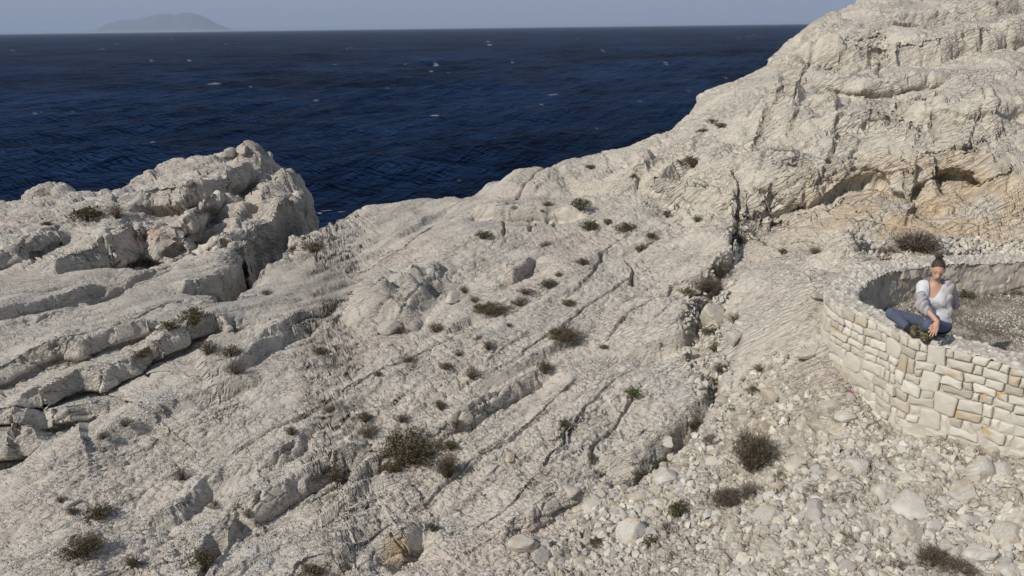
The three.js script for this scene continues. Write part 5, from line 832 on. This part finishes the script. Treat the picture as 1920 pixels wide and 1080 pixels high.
  const bodyRest = smin(0.03, [torso, cap(nb, [-0.028, 0.69, 0.01], 0.048, 0.045), cap(shR, elR, 0.050, 0.041), fore, cap(shL, elL, 0.048, 0.040), cap(elL, wrL, 0.040, 0.026), ell([0.055, 0.2, -0.2], [0.04, 0.025, 0.05]), cap(hipR, knR, 0.070, 0.050), cap(knR, anR, 0.049, 0.032), cap(hipL, knL, 0.070, 0.050), cap(knL, anL, 0.049, 0.032), cap(anL, toeL, 0.03, 0.024), cap(anR, toeR, 0.03, 0.024)]);
  const SK = [0.50, 0.30, 0.215];
  const skin = (x, y, z) => { const k = 1 + 0.05 * noise(x * 40, y * 40, z * 40); let r = SK[0] * k, g = SK[1] * k, b = SK[2] * k;
    const near3 = (p, s) => smooth(s, s * 0.45, Math.hypot(x - p[0], y - p[1], z - p[2]));
    const lip = Math.max(near3(H(-0.012, -0.073, 0.086), 0.014), near3(H(0.012, -0.073, 0.086), 0.014), near3(H(0, -0.073, 0.088), 0.014)); r = mix(r, 0.38, lip); g = mix(g, 0.15, lip); b = mix(b, 0.13, lip);
    for (const s of [-1, 1]) { const brow = Math.max(near3(H(s * 0.020, 0.021, 0.083), 0.010), near3(H(s * 0.032, 0.023, 0.078), 0.010), near3(H(s * 0.043, 0.019, 0.069), 0.009)), lash = Math.max(near3(H(s * 0.022, -0.008, 0.076), 0.008), near3(H(s * 0.031, -0.010, 0.075), 0.008), near3(H(s * 0.040, -0.008, 0.070), 0.008)), cheek = near3(H(s * 0.038, -0.035, 0.066), 0.026) * 0.4; r = mix(r, 0.10, brow * 0.8); g = mix(g, 0.06, brow * 0.8); b = mix(b, 0.04, brow * 0.8); r = mix(r, 0.06, lash * 0.85); g = mix(g, 0.04, lash * 0.85); b = mix(b, 0.035, lash * 0.85); r = mix(r, 0.52, cheek); g = mix(g, 0.25, cheek); b = mix(b, 0.19, cheek); }
    return [r, g, b]; };
  const all = (x, y, z) => { let d = bodyRest(x, y, z); if (y > 0.6) { const e = headF(x, y, z), h = Math.max(0.02 - Math.abs(d - e), 0) / 0.02; d = Math.min(d, e) - h * h * 0.005; } if (z > 0.24 && Math.abs(x) < 0.16) d = Math.min(d, handF(x, y, z)); return d; };
  const who = thing('person', 'person in white tee and blue leggings sitting cross-legged and twisting on the wall', 'person');
  const gs = [made(all, [-0.56, -0.02, -0.28], [0.28, 0.68, 0.52], 0.010, skin), made(all, [-0.125, 0.63, -0.09], [0.075, 0.86, 0.16], 0.0042, skin), made(handF, [-0.05, 0.11, 0.30], [0.11, 0.31, 0.52], 0.0038, skin)];
  part('body', mergeGeometries(gs), skinMat, who);
  // leggings, black at the hip
  const fold = (x, y, z, s) => 0.004 * noise(x * 18 + s, y * 18, z * 18);
  const legs = smin(0.03, [ell([0.055, 0.12, -0.035], [0.158, 0.112, 0.112], -0.1), cap(hipR, knR, 0.079, 0.058), cap(knR, [-0.235, 0.095, 0.172], 0.057, 0.046), cap(hipL, knL, 0.079, 0.053), cap(knL, [-0.075, 0.095, 0.165], 0.057, 0.044)]);
  part('leggings', made((x, y, z) => Math.max(legs(x, y, z) + fold(x, y, z, 3), y - 0.225 - 0.12 * smooth(0.02, 0.2, z) - 0.2 * smooth(-0.15, -0.3, x)), [-0.56, 0.0, -0.2], [0.28, 0.34, 0.46], 0.0085, (x, y, z) => { const side = x > 0.15 + 0.10 * smooth(0.0, 0.2, y) - 0.10 * smooth(0.05, 0.2, z) && z < 0.22 || (x > 0.02 && y < 0.085 && z < 0.3); const k = 1 + 0.12 * noise(x * 22, y * 22, z * 22); return side ? [0.012 * k, 0.012 * k, 0.016 * k] : [0.078 * k, 0.097 * k, 0.150 * k]; }), cloth, who);
  part('ankle_sock', made(smin(0.02, [cap([-0.245, 0.098, 0.170], [-0.165, 0.066, 0.204], 0.052, 0.040), cap([-0.165, 0.066, 0.204], [-0.12, 0.055, 0.215], 0.04, 0.036)]), [-0.33, 0.0, 0.08], [-0.06, 0.17, 0.28], 0.008, (x, y, z) => { const k = 1 + 0.3 * noise(x * 40, y * 40, z * 40); return [0.013 * k, 0.013 * k, 0.016 * k]; }), cloth, who);
  // tee shirt with its printed lines, loose at the hem
  const neckCut = cap([-0.028, 0.60, 0.02], [-0.030, 0.485, 0.125], 0.088, 0.040);
  const teeBody = smin(0.06, [ell([0.045, 0.20, -0.02], [0.150, 0.13, 0.118], 0.1), ell([0.040, 0.285, -0.02], [0.140, 0.13, 0.104], 0.25), ell([-0.012, 0.43, -0.008], [0.153, 0.152, 0.107], 0.45), cap([-0.115, 0.527, 0.032], [0.08, 0.532, -0.045], 0.060, 0.060), ell([-0.065, 0.405, 0.078], [0.070, 0.066, 0.058], 0.2), ell([0.055, 0.408, 0.056], [0.070, 0.066, 0.058], 0.5), cap(shR, [-0.152, 0.478, 0.140], 0.066, 0.068)]);
  const teeF = (x, y, z) => { const dia = Math.sin((y * 0.85 + x * 0.55) * 95 + 3 * noise(x * 9, y * 9, z * 9)); let d = teeBody(x, y, z) + 0.0045 * dia * smooth(0.45, 0.3, y) * smooth(-0.12, 0.04, x) + 0.008 * noise(x * 14, y * 14, z * 14); d = Math.max(d, -neckCut(x, y, z), 0.150 - 0.03 * smooth(0, -0.1, x) + 0.016 * noise(x * 12, 1, z * 12) - y); const cutS = (x - shR[0]) * 0.07 + (y - shR[1]) * -0.55 + (z - shR[2]) * 0.83 - 0.118; if (x < -0.1) d = Math.max(d, cutS); return d; };
  part('tee_shirt', made(teeF, [-0.26, 0.08, -0.2], [0.24, 0.64, 0.22], 0.0062, (x, y, z) => { const k = 1 + 0.05 * noise(x * 20, y * 20, z * 20); let r = 0.60, g = 0.61, b = 0.63; const u = x + 0.30 * (y - 0.36), v = y - 0.35 * x; const inP = smooth(-0.058, -0.05, u) * smooth(0.062, 0.054, u) * smooth(0.30, 0.31, v) * smooth(0.425, 0.415, v) * (z > 0.03 ? 1 : 0); const ln = Math.sin(v * 6.2832 / 0.026) > 0.05 ? 1 : 0, gap = noise(u * 90, Math.floor(v / 0.026) * 3.3, 1) > -0.22 ? 1 : 0; const p = inP * ln * gap * 0.75; r = mix(r, 0.17, p); g = mix(g, 0.18, p); b = mix(b, 0.21, p); return [r * k, g * k, b * k]; }), cloth, who);
  // grey-lilac cardigan: off one shoulder down the side, its sleeve bunched round the other elbow
  const drape = smin(0.03, [cap([0.015, 0.60, -0.055], [0.095, 0.585, -0.045], 0.030, 0.040), cap([0.095, 0.575, -0.045], [0.130, 0.44, 0.005], 0.052, 0.045), cap([0.130, 0.44, 0.005], [0.165, 0.28, 0.01], 0.042, 0.040), cap([0.165, 0.28, 0.01], [0.185, 0.185, -0.005], 0.040, 0.036), cap([0.125, 0.55, -0.07], elL, 0.066, 0.056), cap(elL, wrL, 0.055, 0.045)]);
  const bunch = smin(0.03, [cap([-0.148, 0.448, 0.165], [-0.133, 0.392, 0.235], 0.060, 0.069), cap([-0.133, 0.392, 0.235], [-0.060, 0.335, 0.272], 0.066, 0.050), cap([-0.14, 0.375, 0.205], [-0.095, 0.315, 0.215], 0.048, 0.040)]);
  part('cardigan', made((x, y, z) => { const wr = 0.009 * noise(x * 20, y * 14, z * 20) + 0.006 * Math.sin((x * 0.8 + z * 0.6 - y * 0.25) * 120 + 4 * noise(x * 8, y * 8, z * 8)); return Math.min(Math.max(drape(x, y, z) + wr, -cap([-0.028, 0.50, 0.02], [-0.028, 0.72, 0.03], 0.055, 0.055)(x, y, z)), bunch(x, y, z) + wr * 1.2); }, [-0.26, 0.12, -0.3], [0.30, 0.66, 0.36], 0.0072, (x, y, z) => { const k = 1 + 0.18 * noise(x * 24, y * 24, z * 24); return [0.37 * k, 0.345 * k, 0.355 * k]; }), cloth, who);
  // hair drawn up into a bun
  const hairShell = ell(H(0, 0.018, -0.018), [0.0765, 0.092, 0.093], yaw, bow);
  const hairF = (x, y, z) => { const p = face(x, y, z), zz = p[2] - 0.12 * p[0] * 0, lim = 0.052 - 0.55 * (p[1] - 0.02) * -1 * 0; const front = (p[2] * Math.cos(bow) + -p[1] * -Math.sin(bow) * -1); const a = H(0, 0, 0); const fwd = (x - a[0]) * Math.sin(yaw) * Math.cos(bow) + (y - a[1]) * -Math.sin(bow) + (z - a[2]) * Math.cos(yaw) * Math.cos(bow), up = (x - a[0]) * Math.sin(yaw) * Math.sin(bow) + (y - a[1]) * Math.cos(bow) + (z - a[2]) * Math.cos(yaw) * Math.sin(bow), cut = fwd - 0.018 - 0.85 * Math.max(up - 0.012, -0.02) + 0.004 * noise(x * 60, y * 60, z * 60);
    let d = Math.max(hairShell(x, y, z) + 0.002 * Math.sin(x * 260 + fwd * 60), cut * 0.8, -0.062 - up); const bun = ell(H(-0.012, 0.128, -0.035), [0.044, 0.036, 0.042], 0.4)(x, y, z) + 0.005 * Math.sin(x * 150 + y * 120 - z * 90); const h = Math.max(0.02 - Math.abs(d - bun), 0) / 0.02; return Math.min(d, bun) - h * h * 0.005; };
  const hair = made(hairF, [-0.15, 0.63, -0.15], [0.09, 0.96, 0.17], 0.0045, (x, y, z) => { const k = 1 + 0.35 * noise(x * 70, y * 20, z * 70); return [0.042 * k, 0.026 * k, 0.018 * k]; });
  { const wisps = [hair]; const r = rng(9); for (let i = 0; i < 9; i++) { const a = r() * 6.28, b = H(-0.012 + 0.035 * Math.cos(a), 0.135 + 0.02 * r(), -0.035 + 0.03 * Math.sin(a)); const c = new THREE.CatmullRomCurve3([V(...b), V(b[0] + 0.025 * Math.cos(a), b[1] + 0.018 * r(), b[2] + 0.02 * Math.sin(a)), V(b[0] + 0.05 * Math.cos(a), b[1] + 0.01 - 0.02 * r(), b[2] + 0.03 * Math.sin(a))]); const g = new THREE.TubeGeometry(c, 6, 0.0028, 4); g.deleteAttribute('uv'); g.setAttribute('color', new THREE.BufferAttribute(new Float32Array(g.attributes.position.count * 3).fill(0.025), 3)); wisps.push(g); }
    part('hair', mergeGeometries(wisps), hairMat, who); }
  // shoes with yellow laces
  const shoe = (an, toe, lo, hi) => { const f = smin(0.03, [cap([an[0], an[1] - 0.01, an[2]], [toe[0], toe[1], toe[2]], 0.044, 0.038), cap([an[0], 0.042, an[2] - 0.02], [toe[0], 0.036, toe[2] + 0.01], 0.040, 0.036), cap([an[0], an[1], an[2]], [an[0] - 0.01, an[1] + 0.035, an[2] + 0.005], 0.042, 0.044)]);
    return part('shoe', made((x, y, z) => Math.max(f(x, y, z) + 0.002 * noise(x * 60, y * 60, z * 60), 0.008 - y), lo, hi, 0.0065, (x, y, z) => { const n = noise(x * 30, y * 30, z * 30), sole = y < 0.026; return sole ? [0.05, 0.048, 0.045] : n > 0.1 ? [0.17, 0.135, 0.05] : [0.055, 0.052, 0.035]; }), cloth, who); };
  shoe(anR, toeR, [-0.27, -0.01, 0.10], [0.08, 0.16, 0.30]);
  const sL = shoe(anL, toeL, [-0.18, -0.01, 0.03], [0.06, 0.16, 0.36]);
  for (let i = 0; i < 4; i++) { const t = 0.28 + 0.15 * i, cx = mix(anL[0], toeL[0], t), cz = mix(anL[2], toeL[2], t), cy = mix(anL[1] - 0.01, toeL[1], t), R = mix(0.044, 0.038, t) + 0.003, c = new THREE.CatmullRomCurve3([-1, -0.5, 0, 0.5, 1].map(a => V(cx + Math.sin(a * 1.0) * R, cy + Math.cos(a * 1.0) * R, cz + 0.012 * a * (i % 2 ? 1 : -1)))); part('lace', new THREE.TubeGeometry(c, 10, 0.0045, 5), new THREE.MeshStandardMaterial({ color: new THREE.Color().setRGB(0.62, 0.46, 0.06), roughness: 0.8 }), sL); }
  const seat = onLevel(1743, 629, TOP_Y);
  who.scale.set(0.85, 0.96, 0.93); who.position.set(seat.x, TOP_Y + 0.012, seat.z); who.rotation.y = Math.atan2(-seat.x, -seat.z);
}

renderer.render(scene, camera);
